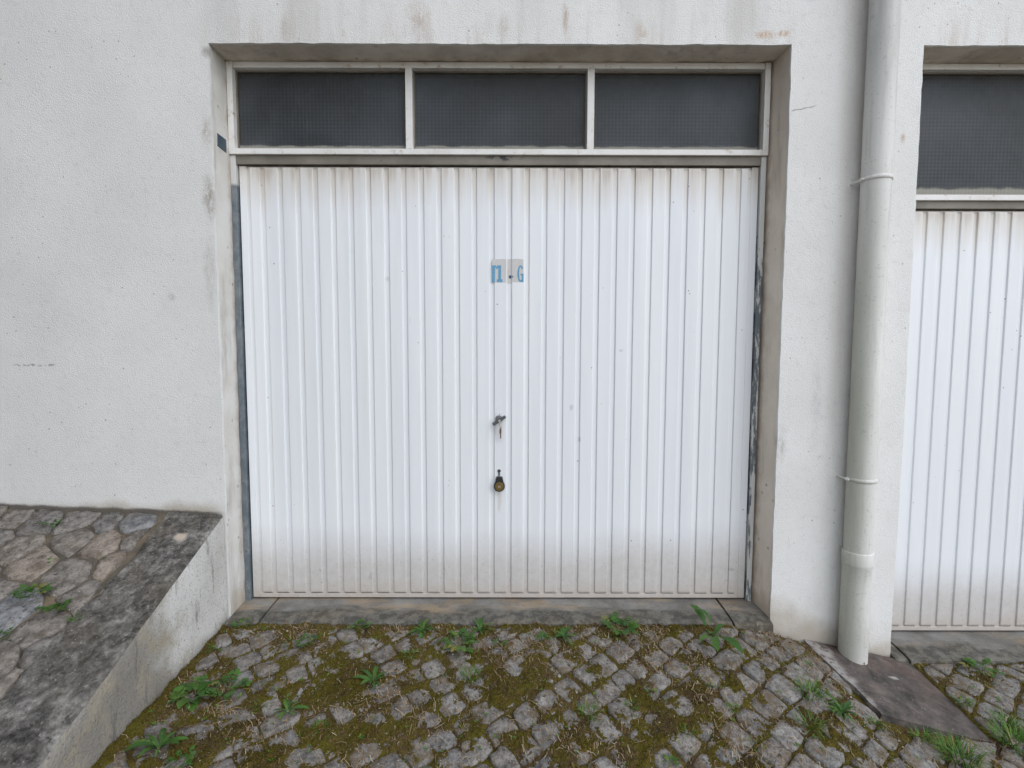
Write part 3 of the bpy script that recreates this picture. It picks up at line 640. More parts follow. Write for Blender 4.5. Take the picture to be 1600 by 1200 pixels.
# ------------------------------------------------------------------ ramp wall (coping + rendered side) on the left
rw = empty('ramp_wall', (-1.35, -.7, -.2), 'sloping low wall with blackened concrete top left of the garage door', 'wall')
def ramp_wall():
    ys = np.arange(-.003, -1.72, -.013); top = []; side = []
    us = np.linspace(0, 1, 24)
    for y in ys:
        inner = -1.475-.012*math.sin(y*9)+(float(fbm(y, 1.7, 7, 3))-.5)*.05
        ex = -1.2275; row = []
        er = (float(fbm(y, 9.1, 16, 4))-.5)*2.6
        chip = max(0, float(fbm(y, 4.4, 6, 2))-.55)*.10*float(ss(-.15, -.5, y))
        for u in us:
            x = inner+(ex-.012-chip-inner)*u; n = (float(fbm(x, y, 30, 4))-.5)*.022+(float(fbm(x, y, 5, 2))-.5)*.020
            row.append((x, y, float(rz(x, y))+n*min(1, 6*(1-u)+.35)))
        row.append((ex-.004-chip*.5+er*.004, y, float(rz(ex, y))-.010-chip*.3+er*.007))
        top.append(row)
        e0 = row[-1]; zb = float(gz(ex, y))-.08; col = []
        for k in range(11):
            t = k/10; z = e0[2]+(zb-e0[2])*t
            bul = (float(fbm(y*1.0, z, 4.5, 3))-.5)*.022*float(ss(-.05, -.4, y))*min(1, 3*t+.15)
            col.append(((e0[0] if k == 0 else ex)+bul, y, z))
        side.append(col)
    def grid(rows):
        L = len(rows[0]); vs_ = [p for r in rows for p in r]
        return MB().add(vs_, [(i*L+k, i*L+k+1, (i+1)*L+k+1, (i+1)*L+k) for i in range(len(rows)-1) for k in range(L-1)])
    grid(top).build('coping', M['coping'], rw, smooth=True); o = grid(side).build('side_face', M['side'], rw, smooth=True)
    o['label'] = 'whitish rendered side, darker with dirt towards the front'
ramp_wall()

# ------------------------------------------------------------------ stones
def vor_cells(pts, gap, keep, rad):
    out = []
    for i, p in enumerate(pts):
        if not keep(p[0], p[1]): continue
        poly = [(p[0]+sx, p[1]+sy) for sx, sy in ((-rad, -rad), (rad, -rad), (rad, rad), (-rad, rad))]
        gi = gap()
        for j, q in enumerate(pts):
            if j == i: continue
            dx, dy = q[0]-p[0], q[1]-p[1]; dl = math.hypot(dx, dy)
            if dl > 2.6*rad or dl < 1e-6: continue
            nx, ny = dx/dl, dy/dl; lim = dl/2-gi
            new = []
            for k in range(len(poly)):
                a_, b_ = poly[k], poly[(k+1) % len(poly)]
                da = (a_[0]-p[0])*nx+(a_[1]-p[1])*ny-lim; db = (b_[0]-p[0])*nx+(b_[1]-p[1])*ny-lim
                if da <= 0: new.append(a_)
                if (da < 0) != (db < 0): t = da/(da-db); new.append((a_[0]+(b_[0]-a_[0])*t, a_[1]+(b_[1]-a_[1])*t))
            poly = new
            if len(poly) < 3: break
        if len(poly) >= 3: out.append((p, poly))
    return out
def clip_half(poly, nx, ny, c):                     # keep nx*x+ny*y <= c
    new = []
    for k in range(len(poly)):
        a_, b_ = poly[k], poly[(k+1) % len(poly)]; da = a_[0]*nx+a_[1]*ny-c; db = b_[0]*nx+b_[1]*ny-c
        if da <= 0: new.append(a_)
        if (da < 0) != (db < 0): t = da/(da-db); new.append((a_[0]+(b_[0]-a_[0])*t, a_[1]+(b_[1]-a_[1])*t))
    return new
def parea(p): return .5*sum(p[k][0]*p[(k+1) % len(p)][1]-p[(k+1) % len(p)][0]*p[k][1] for k in range(len(p)))
def outline(poly, n=14, jit=.0026, rnd=.10):
    c = []                                            # cut the corners, then resample evenly
    for k in range(len(poly)):
        a_, b_, d_ = poly[k-1], poly[k], poly[(k+1) % len(poly)]
        r1 = rnd*rng.uniform(.4, 1.1); c.append((b_[0]+(a_[0]-b_[0])*r1, b_[1]+(a_[1]-b_[1])*r1)); c.append((b_[0]+(d_[0]-b_[0])*r1, b_[1]+(d_[1]-b_[1])*r1))
    L = [math.dist(c[k], c[(k+1) % len(c)]) for k in range(len(c))]; T = sum(L); out = []
    for k in range(n):
        s = T*k/n; i = 0
        while s > L[i] and i < len(L)-1: s -= L[i]; i += 1
        t = s/max(L[i], 1e-9); a_, b_ = c[i], c[(i+1) % len(c)]
        out.append((a_[0]+(b_[0]-a_[0])*t+rng.uniform(-jit, jit), a_[1]+(b_[1]-a_[1])*t+rng.uniform(-jit, jit)))
    return out
def stone_geo(p, ol, hf, top, dome=.005, tilt=.02, depth=.05):
    cx = sum(q[0] for q in ol)/len(ol); cy = sum(q[1] for q in ol)/len(ol); n = len(ol)
    tx, ty = rng.uniform(-tilt, tilt), rng.uniform(-tilt, tilt)
    zf = lambda x, y: float(hf(x, y))+top+tx*(x-cx)+ty*(y-cy)
    vs_ = []
    for (s, dz) in ((1.01, -depth), (1.0, -.0045), (.955, -.0006), (.6, dome*.5)):
        for (x, y) in ol:
            X, Y = cx+(x-cx)*s, cy+(y-cy)*s
            vs_.append((X, Y, zf(X, Y)+dz+(rng.uniform(-.0018, .0018) if s < 1 else 0)))
    vs_.append((cx, cy, zf(cx, cy)+dome))
    fs = [(r*n+k, r*n+(k+1) % n, (r+1)*n+(k+1) % n, (r+1)*n+k) for r in range(3) for k in range(n)]+[(3*n+k, 3*n+(k+1) % n, 4*n) for k in range(n)]
    return vs_, fs, (cx, cy), zf
APR = [(1.395, -.006), (1.468, -.40), (1.872, -.432), (1.862, -.016)]
def in_apron(x, y, mrg=0.0):
    if not (-.45 < y < .02): return False
    t = (-.006-y)/.41; xl = 1.395+(1.468-1.395)*t-mrg; xr = 1.862+mrg
    return xl < x < xr
# forecourt setts, laid in slanting rows
ca, sa = math.cos(R(38)), math.sin(R(38)); sp = .099
keep = lambda x, y: -1.30 < x < 3.3 and -1.9 < y < -.02 and not in_apron(x, y, -.01)
to_xy = lambda u, w_: (u*ca-w_*sa+.4, u*sa+w_*ca-.6)
row_y = lambda j, u: j*sp+.030*(float(fbm(u+50, j*3.7, 3.0, 3))-.5)+.022*(float(vnoise(u*7+j*31.7, j*2.3))-.5)
cells = []
for j in range(-30, 34):
    u = -4.4+rng.uniform(0, .1)
    while u < 4.4:
        w0 = rng.uniform(.078, .132); q = lambda: rng.uniform(-.011, .011); a0, a1, b0, b1 = u+q(), u+w0+q(), u+q(), u+w0+q()
        poly = [to_xy(a0, row_y(j, a0)), to_xy(a1, row_y(j, a1)), to_xy(b1, row_y(j+1, b1)), to_xy(b0, row_y(j+1, b0))]; u += w0
        c = (sum(p[0] for p in poly)/4, sum(p[1] for p in poly)/4)
        if not keep(*c): continue
        src = list(poly)
        for k in range(4):
            p0, p1 = src[k], src[(k+1) % 4]; dx, dy = p1[0]-p0[0], p1[1]-p0[1]; dl = math.hypot(dx, dy); nx, ny = dy/dl, -dx/dl
            poly = clip_half(poly, nx, ny, nx*p0[0]+ny*p0[1]-rng.uniform(.0025, .0080))
            if len(poly) < 3: break
        if len(poly) >= 3: cells.append((c, poly))
stones = []
for p, poly in cells:
    poly = clip_half(poly, 0, 1, -.052 if p[0] < 1.1 else -.046); poly = clip_half(poly, -1, 0, 1.212)
    if p[1] > -.47 and 1.2 < p[0] < 1.7 and not in_apron(*p): 
        if p[0] < 1.47: poly = clip_half(poly, 1, (1.468-1.395)/.394, 1.395-.012)
    if p[0] > 1.8 and p[1] > -.45: poly = clip_half(poly, -1, 0, -1.878)
    if 1.40 < p[0] < 1.88 and -.56 < p[1] < -.40: poly = clip_half(poly, .079, 1, .079*1.468-.40-.012)
    if len(poly) >= 3 and parea(poly) > .0022: stones.append((p, poly))
inview = lambda p: p[1] > -1.0 and p[0] < 2.75
near = sorted([s for s in stones if inview(s[0])], key=lambda s: math.dist(s[0], (.4, -.75)))
near_ids = set(id(s) for s in near[:295])
res = .0058; gx0, gy0 = -1.25, -1.35; nX, nY = int(4.2/res), int(1.33/res)
stone_top = np.full((nY, nX), -9.0)
GX = gx0+np.arange(nX)*res; GY = gy0+np.arange(nY)*res
far = MB(); nst = 0
for s in stones:
    p, poly = s; ol = outline(poly)
    vs_, fs, c, zf = stone_geo(p, ol, gz, rng.uniform(-.006, .0035), rng.uniform(.0003, .0022), .05)
    i0, i1 = max(0, int((min(q[0] for q in ol)-gx0)/res)), min(nX, int((max(q[0] for q in ol)-gx0)/res)+2)
    j0, j1 = max(0, int((min(q[1] for q in ol)-gy0)/res)), min(nY, int((max(q[1] for q in ol)-gy0)/res)+2)
    if i1 > i0 and j1 > j0:
        XX, YY = np.meshgrid(GX[i0:i1], GY[j0:j1]); ins = np.ones_like(XX, bool)
        for k in range(len(poly)):
            a_, b_ = poly[k], poly[(k+1) % len(poly)]; ins &= ((b_[0]-a_[0])*(YY-a_[1])-(b_[1]-a_[1])*(XX-a_[0])) > 0
        zt = np.vectorize(zf)(XX, YY)+.002 if XX.size else XX
        sub = stone_top[j0:j1, i0:i1]; sub[ins] = np.maximum(sub, zt)[ins]
    if id(s) in near_ids:
        me = MB().add(vs_, fs).mesh('cobblestone', smooth=True); link('cobblestone', me, M['stone'], ground); nst += 1
    else: far.add(vs_, fs)
o = far.build('cobblestones_beyond', M['stone'], ground, smooth=True); o['kind'] = 'stuff'

# raised pavement of irregular slate setts
slope = MB(); xs = np.arange(-3.4, -1.37, .04); ys = np.arange(-1.72, .005, .04)
v, f = sheet(xs, ys, lambda X, Y: rz(X, Y)-.011+(fbm(X, Y, 6, 3)-.5)*.010-.03*ss(-1.45, -1.40, X))
pav = setp(link('raised_pavement', npmesh('raised_pavement', v, f, True), M['joint']), kind='structure', label='steep raised stone pavement left of the low ramp wall')
pts = []; ca, sa = math.cos(R(24)), math.sin(R(24))
for i in range(-30, 40):
    for j in range(-30, 40):
        u = (i+rng.uniform(-.26, .26)+.5*(j % 2))*.18; w_ = (j+rng.uniform(-.25, .25))*.112
        x = u*ca-w_*sa-2.0; y = u*sa+w_*ca-.5
        if -3.3 < x < -1.3 and -1.75 < y < -.125: pts.append((x, y))
for k in range(14): pts.append((-1.56-k*.135+rng.uniform(-.03, .03), -.062+rng.uniform(-.012, .012)))
for k in range(14): pts.append((-1.5-k*.15, .06))
cells = vor_cells(pts, lambda: rng.uniform(.0025, .0065), lambda x, y: -3.1 < x < -1.42 and -1.6 < y < -.02, .19)
for p, poly in cells:
    poly = clip_half(poly, 0, 1, -.010); poly = clip_half(poly, 1, 0, -1.487+rng.uniform(-.012, .004))
    if len(poly) < 3 or parea(poly) < .0022: continue
    ol = outline(poly, 13, .005, .09); vs_, fs, c, zf = stone_geo(p, ol, rz, rng.uniform(-.004, .006), .0015, .05)
    link('paving_stone', MB().add(vs_, fs).mesh('paving_stone', smooth=True), M['slab'], pav)

# apron slab below the downpipe
m = MB(); n = 16; vs_ = []
for i in range(n+1):
    for j in range(n+1):
        a_, b_ = i/n, j/n
        x = (APR[0][0]*(1-a_)+APR[3][0]*a_)*(1-b_)+(APR[1][0]*(1-a_)+APR[2][0]*a_)*b_; y = (APR[0][1]*(1-a_)+APR[3][1]*a_)*(1-b_)+(APR[1][1]*(1-a_)+APR[2][1]*a_)*b_
        e = min(a_, 1-a_, b_, 1-b_); z = -.092-.093*a_-.062*b_+.008+(float(fbm(x, y, 14, 3))-.5)*.006-(.006 if e == 0 else 0)
        if e == 0: x += (float(fbm(y, x, 20, 3))-.5)*.018; y += (float(fbm(x, y+5, 20, 3))-.5)*.018*(b_ > .1)
        vs_.append((x, y, z))
top_n = len(vs_); fs = [(i*(n+1)+j, (i+1)*(n+1)+j, (i+1)*(n+1)+j+1, i*(n+1)+j+1) for i in range(n) for j in range(n)]
ring = [i*(n+1) for i in range(n+1)]+[n*(n+1)+j for j in range(1, n+1)]+[i*(n+1)+n for i in range(n-1, -1, -1)]+[j for j in range(n-1, 0, -1)]
vs_ += [(vs_[k][0], vs_[k][1], vs_[k][2]-.07) for k in ring]; L = len(ring)
fs += [(ring[k], ring[(k+1) % L], top_n+(k+1) % L, top_n+k) for k in range(L)]
m.add(vs_, fs); setp(m.build('apron_slab', M['apron'], None, smooth=False), 'tilted dark brown concrete slab at the foot of the downpipe', 'slab')
def apron_z(x, y):
    b_ = (-.006-y)/.41; a_ = (x-1.395)/.467; return -.084-.093*a_-.062*b_

# ------------------------------------------------------------------ downpipe
dp = empty('downpipe', (1.572, -.064, -.13), 'pale grey round rainwater downpipe between the two garage doors', 'downpipe')
PX, PY = 1.575, -.064
def pipe(prof, name, mat=None): return MB().lathe(prof, (PX, PY), 56).build(name, mat or M['pipe'], dp, smooth=True)
lo = [(.0565, -.16), (.0565, .20), (.0568, .287), (.0600, .294), (.0602, .300), (.0602, .348), (.0585, .3515), (.0545, .3520)]
pipe(lo, 'lower_pipe'); pipe([(.0550, .345), (.0550, 1.2), (.0550, 2.0), (.0550, 6.1)], 'upper_pipe')
for z in (1.933, .668):
    o = pipe([(.0545, z-.0085), (.0575, z-.0080), (.0582, z), (.0575, z+.0080), (.0545, z+.0085)], 'pipe_clamp')
    g = MB(); g.box(PX-.068, PX-.054, PY-.006, PY+.008, z-.006, z+.006); g.tube([(PX-.062, PY-.013, z), (PX-.062, PY+.012, z)], .0042, 10)
    g.tube([(PX-.064, PY+.008, z), (PX-.064, .012, z)], .004, 8); link('clamp_screw', g.mesh('clamp_screw', bevel=.001), M['frame'], o, local=True)
    o.children[0].matrix_parent_inverse = Matrix.Identity(4)

# ------------------------------------------------------------------ moss, moss blades, straw, grit
XX, YY = np.meshgrid(GX, GY)
reg = .62-.34*ss(.75, 1.35, XX)-.10*ss(-.35, -.05, YY)*0+.10*ss(.2, -.9, XX)*0
reg = .462-.075*ss(.65, 1.3, XX)+.10*ss(-.2, -.7, -(-YY))*0
reg = reg+.07*np.exp(-((YY+.42)/.28)**2)*(XX < .95)
patch = .22*fbm(XX, YY, 3.6, 3)+.78*fbm(XX+8, YY+3, 13, 4); fine = fbm(XX+3, YY+9, 30, 5); finer = fbm(XX+1, YY+2, 120, 3)
mh = -.0054+.050*np.clip(patch-(1-reg)+.055, -.12, .2)+(fine-.5)*.018+(finer-.5)*.012+(fbm(XX+2, YY+6, 240, 2)-.5)*.008
mh = np.clip(mh, -.013, .014)
mh += .010*np.exp(-((YY+.055)/.02)**2)*(XX < 1.05)*(fine)
mh += .012*np.exp(-((XX+1.215)/.03)**2)*ss(-.25, -.6, YY)
MZ = gz(XX, YY)+mh
for jj in range(nY):                                  # keep the moss below the slab and out of the threshold
    for_x = (GX > 1.40) & (GX < 1.866)
    if GY[jj] > -.43: MZ[jj, for_x] = np.minimum(MZ[jj, for_x], apron_z(GX[for_x], GY[jj])-.02)
v = np.stack([XX, YY, MZ], -1).reshape(-1, 3); i = np.arange(nY-1)[:, None]*nX+np.arange(nX-1)[None]; f = np.stack([i, i+1, i+nX+1, i+nX], -1).reshape(-1, 4)
setp(link('moss', npmesh('moss', v, f, True), M['moss']), 'brown-green moss and earth between and over the cobblestones', 'moss', kind='stuff')
def tri_stuff(name, v, f, tint, mat, label, cat):
    me = npmesh(name, v, f); at = me.attributes.new('tint', 'FLOAT', 'POINT'); at.data.foreach_set('value', np.asarray(tint, np.float32))
    return setp(link(name, me, mat), label, cat, kind='stuff')
above = MZ > stone_top+.0005
above &= ~((YY > -.44) & (XX > 1.38) & (XX < 1.88)); above &= (YY > -1.05) & (XX < 2.7) & (YY < -.042)
allow = ~((YY > -.44) & (XX > 1.38) & (XX < 1.88)) & (YY > -1.05) & (XX < 2.7) & (YY < -.042)
wmap = np.where(above, np.clip(mh+.016, .002, 1), 0.0); soft = wmap.copy()
for k in range(5):                                    # moss thins out over the edges of the stones
    soft = .25*(np.roll(soft, 1, 0)+np.roll(soft, -1, 0)+np.roll(soft, 1, 1)+np.roll(soft, -1, 1))
wmap = np.maximum(wmap, soft*.8)*allow
jj, ii = np.nonzero(wmap > 1e-4); wgt = wmap[jj, ii]; wgt = wgt/wgt.sum()
NB = 130000; sel = nrg.choice(len(jj), NB, p=wgt)
bx = GX[ii[sel]]+nrg.uniform(-.5, .5, NB)*res; by = GY[jj[sel]]+nrg.uniform(-.5, .5, NB)*res; bz = np.maximum(MZ, stone_top)[jj[sel], ii[sel]]-.0012
an = nrg.uniform(0, 6.283, NB); hh = nrg.uniform(.003, .0085, NB); ww = nrg.uniform(.0008, .0019, NB); le = nrg.uniform(0, .006, NB); la = nrg.uniform(0, 6.283, NB)
v = np.empty((NB, 3, 3)); v[:, 0] = np.stack([bx-ww*np.cos(an), by-ww*np.sin(an), bz], -1); v[:, 1] = np.stack([bx+ww*np.cos(an), by+ww*np.sin(an), bz], -1)
v[:, 2] = np.stack([bx+le*np.cos(la), by+le*np.sin(la), bz+hh], -1)
tn = np.clip(fbm(bx, by, 7, 3)*1.1-.12+nrg.normal(0, .16, NB), 0, 1)
tri_stuff('moss_tufts', v.reshape(-1, 3), np.arange(NB*3).reshape(-1, 3), np.repeat(tn, 3), M['blade'], 'tiny upright tufts of moss all over the forecourt joints', 'moss')
surf = np.maximum(MZ, stone_top)
def zat(x, y):
    i = np.clip(((np.asarray(x)-gx0)/res).astype(int), 0, nX-1); j = np.clip(((np.asarray(y)-gy0)/res).astype(int), 0, nY-1); return surf[j, i]
# dry straw: thin bent strands lying about, thickest along the threshold and in drifts
NS = 7000; sx = nrg.uniform(-1.2, 2.6, NS*8); sy = -np.abs(nrg.uniform(.055, 1.05, NS*8))
dens = .16+.9*ss(.52, .70, fbm(sx+30, sy, 5, 3))+1.2*np.exp(-((sy+.075)/.03)**2)*(sx < 1.0)*ss(.42, .62, fbm(sx, sy*0, 6, 2)); ok = nrg.random(NS*8)*2.3 < dens
for (cx, cy, k) in [(1.20, -.035, 150), (-.98, -.53, 60), (.55, -.075, 90), (-.25, -.07, 40), (-.45, -.075, 60), (.70, -.085, 60)]:
    sx = np.concatenate([sx, nrg.normal(cx, .035, k)]); sy = np.concatenate([sy, np.minimum(nrg.normal(cy, .014, k), -.046 if cx < 1.1 else -.01)]); ok = np.concatenate([ok, np.ones(k, bool)])
ok &= ~((sy > -.43) & (sx > 1.40) & (sx < 1.88)); sx, sy = sx[ok][-NS:], sy[ok][-NS:]; K = len(sx)
a0 = nrg.uniform(0, 6.283, K); ln = nrg.gamma(2.0, .0075, K)+.004; wd = nrg.uniform(.0005, .0011, K); cv = nrg.uniform(-1.2, 1.2, K); v = []; 
P = [np.stack([sx, sy], -1)]; a1 = a0.copy()
for s in range(3): P.append(P[-1]+np.stack([np.cos(a1), np.sin(a1)], -1)*(ln/3)[:, None]); a1 = a1+cv/3
V = np.empty((K, 8, 3)); lift = nrg.uniform(.001, .012, (K, 4)); lift[:, 0] = .001
for s in range(4):
    nrm = np.stack([-np.sin(a0+cv*s/3), np.cos(a0+cv*s/3)], -1)*wd[:, None]; z = zat(P[s][:, 0], P[s][:, 1])+lift[:, s]
    V[:, 2*s, :2] = P[s]+nrm; V[:, 2*s+1, :2] = P[s]-nrm; V[:, 2*s, 2] = z; V[:, 2*s+1, 2] = z+.0004
b = (np.arange(K)*8)[:, None, None]; F = (b+np.array([[0, 1, 3, 2], [2, 3, 5, 4], [4, 5, 7, 6]])[None]).reshape(-1, 4)
tri_stuff('dry_straw', V.reshape(-1, 3), F, np.repeat(np.clip(nrg.normal(.5, .25, K), 0, 1), 8), M['straw'], 'thin dry straw strands scattered over moss and stones', 'straw')
# grit and crumbs
NG = 11000; x = nrg.uniform(-1.2, 2.6, NG); y = nrg.uniform(-1.05, -.045, NG); k = ~((y > -.43) & (x > 1.40) & (x < 1.88)); x, y = x[k], y[k]
x2 = nrg.uniform(-2.3, -1.25, 500); y2 = nrg.uniform(-.9, -.02, 500)
z = np.concatenate([zat(x, y), rz(x2, y2)+.006]); x = np.concatenate([x, x2]); y = np.concatenate([y, y2]); NG = len(x)
r0 = nrg.gamma(1.5, .00055, NG)+.0007; oc = np.array([(1,0,0),(-1,0,0),(0,1,0),(0,-1,0),(0,0,1),(0,0,-.6)], float)
V = np.stack([x, y, z+r0*.4], -1)[:, None]+oc[None]*r0[:, None, None]*nrg.uniform(.6, 1.5, (NG, 6, 1))
F = ((np.arange(NG)*6)[:, None, None]+np.array([[0,2,4],[2,1,4],[1,3,4],[3,0,4],[2,0,5],[1,2,5],[3,1,5],[0,3,5]])[None]).reshape(-1, 3)
tri_stuff('grit', V.reshape(-1, 3), F, np.repeat(np.clip(nrg.beta(1.3, 2.8, NG), 0, 1), 6), M['grit'], 'pale grit and crumbs strewn over the stones', 'grit')

# brown leaf litter and tiny seedlings
def scatter(n, drift=1.0):
    x = nrg.uniform(-1.2, 2.5, n*6); y = nrg.uniform(-1.0, -.05, n*6)
    p = .25+drift*ss(.50, .66, fbm(x+70, y+11, 4.5, 3))+1.4*np.exp(-((y+.075)/.035)**2)*(x < 1.2); k = (nrg.random(n*6)*2.6 < p) & ~((y > -.44) & (x > 1.39) & (x < 1.88)); return x[k][:n], y[k][:n]
x, y = scatter(900); n = len(x); z = zat(x, y); a0 = nrg.uniform(0, 6.283, n); L = nrg.gamma(2.2, .0017, n)+.002; wd = L*nrg.uniform(.25, .6, n); V = np.empty((n, 4, 3))
for k, (du, dv) in enumerate(((-1, 0), (0, -1), (1, 0), (0, 1))):
    V[:, k, 0] = x+np.cos(a0)*L*du-np.sin(a0)*wd*dv; V[:, k, 1] = y+np.sin(a0)*L*du+np.cos(a0)*wd*dv; V[:, k, 2] = z+.0015+nrg.uniform(0, .005, n)
tri_stuff('leaf_litter', V.reshape(-1, 3), np.arange(n*4).reshape(-1, 4), np.repeat(nrg.random(n), 4), M['litter'], 'brown leaf litter flakes lying on moss and stones', 'litter')
x, y = scatter(420, .6); n = len(x); z = np.maximum(zat(x, y), gz(x, y)-.006); V = []; F = []; T = []
for i in range(n):
    t0 = rng.uniform(.1, .9); a_ = rng.uniform(0, 6.28)
    for k in range(rng.choice((2, 3, 3, 4, 5))):
        a_ += 6.283/rng.uniform(2.5, 4.5); l = rng.uniform(.004, .012); w = l*rng.uniform(.22, .4); up = rng.uniform(.2, .8)*l; b = len(V); c, q = math.cos(a_), math.sin(a_)
        V += [(x[i], y[i], z[i]+.001), (x[i]+c*l*.55-q*w, y[i]+q*l*.55+c*w, z[i]+up*.9), (x[i]+c*l, y[i]+q*l, z[i]+up), (x[i]+c*l*.55+q*w, y[i]+q*l*.55-c*w, z[i]+up*.9)]; F.append((b, b+1, b+2, b+3)); T += [t0]*4
tri_stuff('seedlings', np.array(V), np.array(F), T, M['grass'], 'tiny green seedlings sprinkled in the joints', 'seedlings')

# ------------------------------------------------------------------ weeds
def leaf_mesh(kind, seed):
    r = random.Random(seed); m = MB(); vs_ = []; fs = []
    n = {'long': 11, 'oval': 7}[kind]
    for i in range(n+1):
        t = i/n
        if kind == 'long':
            w = .118*(math.sin(math.pi*min(1, t**.75*1.0))**.8)*(.45+.75*t)*(1+(.42 if i % 2 else -.30)*(1-t)*1.1)+.014
            if i == n: w = .004
            z = .55*t-.62*t*t
        else:
            w = .40*math.sin(math.pi*t**.85)**.75 if 0 < t < 1 else .01
            z = .30*t-.28*t*t
        sw = r.uniform(-.02, .02)
        vs_ += [(t, w+sw, z+w*.35), (t, sw, z), (t, -w+sw, z+w*.35)]
    for i in range(n): a_ = i*3; fs += [(a_, a_+3, a_+4, a_+1), (a_+1, a_+4, a_+5, a_+2)]
    return m.add(vs_, fs).mesh(kind+'_leaf', smooth=True)
def cluster_leaf(seed):                               # a stalk carrying several small toothed leaflets
    r = random.Random(seed); m = MB()
    m.tube([(0, 0, 0), (.35, 0, .22), (.62, 0, .30)], [.018, .014, .010], 5)
    for (t, a_, L) in [(.62, 0, .42), (.60, 62, .36), (.60, -62, .36), (.42, 80, .26), (.42, -80, .26)]:
        a_ = R(a_+r.uniform(-14, 14)); L *= r.uniform(.8, 1.15); c = Vector((t, 0, .22+.13*t)); d = Vector((math.cos(a_), math.sin(a_), 0)); q = Vector((-d.y, d.x, 0)); vs_ = []
        for (s, w, z) in ((0, .02, 0), (.3, .26, .03), (.55, .36, .03), (.75, .30, .0), (.9, .24, -.05), (1.0, .05, -.10)):
            b_ = c+d*L*s+Vector((0, 0, z*L)); vs_ += [b_+q*w*L+Vector((0, 0, .12*w*L)), b_, b_-q*w*L+Vector((0, 0, .12*w*L))]
        fs = [(i*3+k, i*3+3+k, i*3+4+k, i*3+1+k) for i in range(5) for k in (0, 1)]; m.add(vs_, fs)
    return m.mesh('cluster_leaf', smooth=True)
LONG = [leaf_mesh('long', k) for k in range(3)]; OVAL = [leaf_mesh('oval', k) for k in range(2)]; CLUS = [cluster_leaf(k) for k in range(4)]
for me in LONG+OVAL+CLUS: me.materials.append(M['leaf'])
def put_leaf(par, me, rad, az, size, pitch=0.0, h=0.0):
    o = bpy.data.objects.new('leaf', me); COL.objects.link(o); o.parent = par
    o.location = (rad*math.cos(az), rad*math.sin(az), h); o.scale = (size, size*rng.uniform(.8, 1.1), size)
    o.rotation_euler = Euler((rng.uniform(-.25, .25), -pitch, az+rng.uniform(-.2, .2)), 'XYZ')
def grass_part(par, rad, hgt, n, dry=.08):
    V = []; F = []; T = []
    for k in range(n):
        a_ = rng.uniform(0, 6.283); r0 = rad*math.sqrt(rng.random())*.55; x, y = r0*math.cos(a_), r0*math.sin(a_); b_ = a_+rng.uniform(-.9, .9)
        L = hgt*rng.uniform(.55, 1.15); lean = rng.uniform(.5, 1.45); w = rng.uniform(.0011, .0024); q = (-math.sin(b_), math.cos(b_)); base = len(V); t0 = 1.0 if rng.random() < dry else rng.uniform(0, .85)
        for s in (0, .35, .7, 1.0):
            out = L*s*math.sin(lean*(.35+.65*s)); up = L*s*math.cos(lean*(.35+.65*s)); ww = w*(1-s*.85)
            for e in (1, -1): V.append((x+math.cos(b_)*out+q[0]*ww*e, y+math.sin(b_)*out+q[1]*ww*e, up)); T.append(t0)
        for s in range(3): F.append((base+2*s, base+2*s+1, base+2*s+3, base+2*s+2))
    me = npmesh('blades', V, F); at = me.attributes.new('tint', 'FLOAT', 'POINT'); at.data.foreach_set('value', T)
    link('blades', me, M['grass'], par, local=True)
def weed(kind, x, y, size, label, on='g', n=None):
    z = (float(zat(x, y))-.004) if on == 'g' else float(rz(x, y))+.002
    if on == 'g': z = max(z, float(gz(x, y))-.012)
    o = empty({'rosette': 'dandelion_weed', 'clump': 'leafy_weed', 'tuft': 'grass_tuft'}[kind], (x, y, z), label, 'grass' if kind == 'tuft' else 'weed', 'weeds growing between the stones')
    if kind == 'rosette':
        n = int((n or 9)*1.6); a0 = rng.uniform(0, 6.28)
        for k in range(n): put_leaf(o, rng.choice(LONG), .003, a0+k*2.399, size*rng.uniform(.45, 1.0), rng.uniform(.02, .7), .002)
    elif kind == 'clump':
        n = int((n or 9)*1.9)
        for k in range(n):
            a_ = k*2.399+rng.uniform(-.3, .3); r0 = size*.62*math.sqrt((k+.3)/n); put_leaf(o, rng.choice(CLUS+OVAL[:1]), r0*.75, a_, size*rng.uniform(.42, .72), rng.uniform(-.1, .45), .004+rng.uniform(0, .014))
    else: grass_part(o, size*1.1, size*.8, int((n or 46)*1.5))
    return o
W = weed
W('clump', -1.137, -.052, .050, 'small leafy weed at the left end of the threshold', n=7)
W('rosette', -.33, -.087, .075, 'jagged green weed touching the threshold, about four door grooves left of the lock', n=11)
W('clump', -.16, -.166, .085, 'broad leafy weed on stones, left of the lock and a hand from the threshold', n=13)
W('rosette', -.079, -.072, .072, 'glossy weed against the threshold just left below the lock', n=8)
W('clump', .013, -.162, .040, 'tiny leafy weed on the stones straight below the lock', n=6)
W('rosette', .195, -.122, .055, 'left one of a pair of green weeds right of the lock', n=8)
W('rosette', .288, -.122, .068, 'right one of a pair of green weeds right of the lock', n=11)
W('clump', .536, -.078, .085, 'wide bushy weed hugging the right half of the threshold', n=13)
W('clump', -.811, -.158, .055, 'leafy weed on stones near the left end of the threshold', n=9)
W('clump', -1.185, -.209, .030, 'tiny weed at the foot of the low wall side, near the threshold', n=5)
W('clump', -1.105, -.455, .085, 'largest leafy weed patch, beside the foot of the low wall', n=15)
W('clump', -1.00, -.425, .080, 'dark leafy weed adjoining the big patch beside the low wall', n=12)
W('rosette', -.468, -.372, .100, 'spreading weed with three long leaves on mossy stones left of centre', n=6)
W('clump', -.354, -.245, .038, 'small green weed between threshold weeds and the spreading three-leaf weed', n=6)
W('tuft', -.10, -.343, .050, 'small fine grass tuft on moss below the lock', n=46)
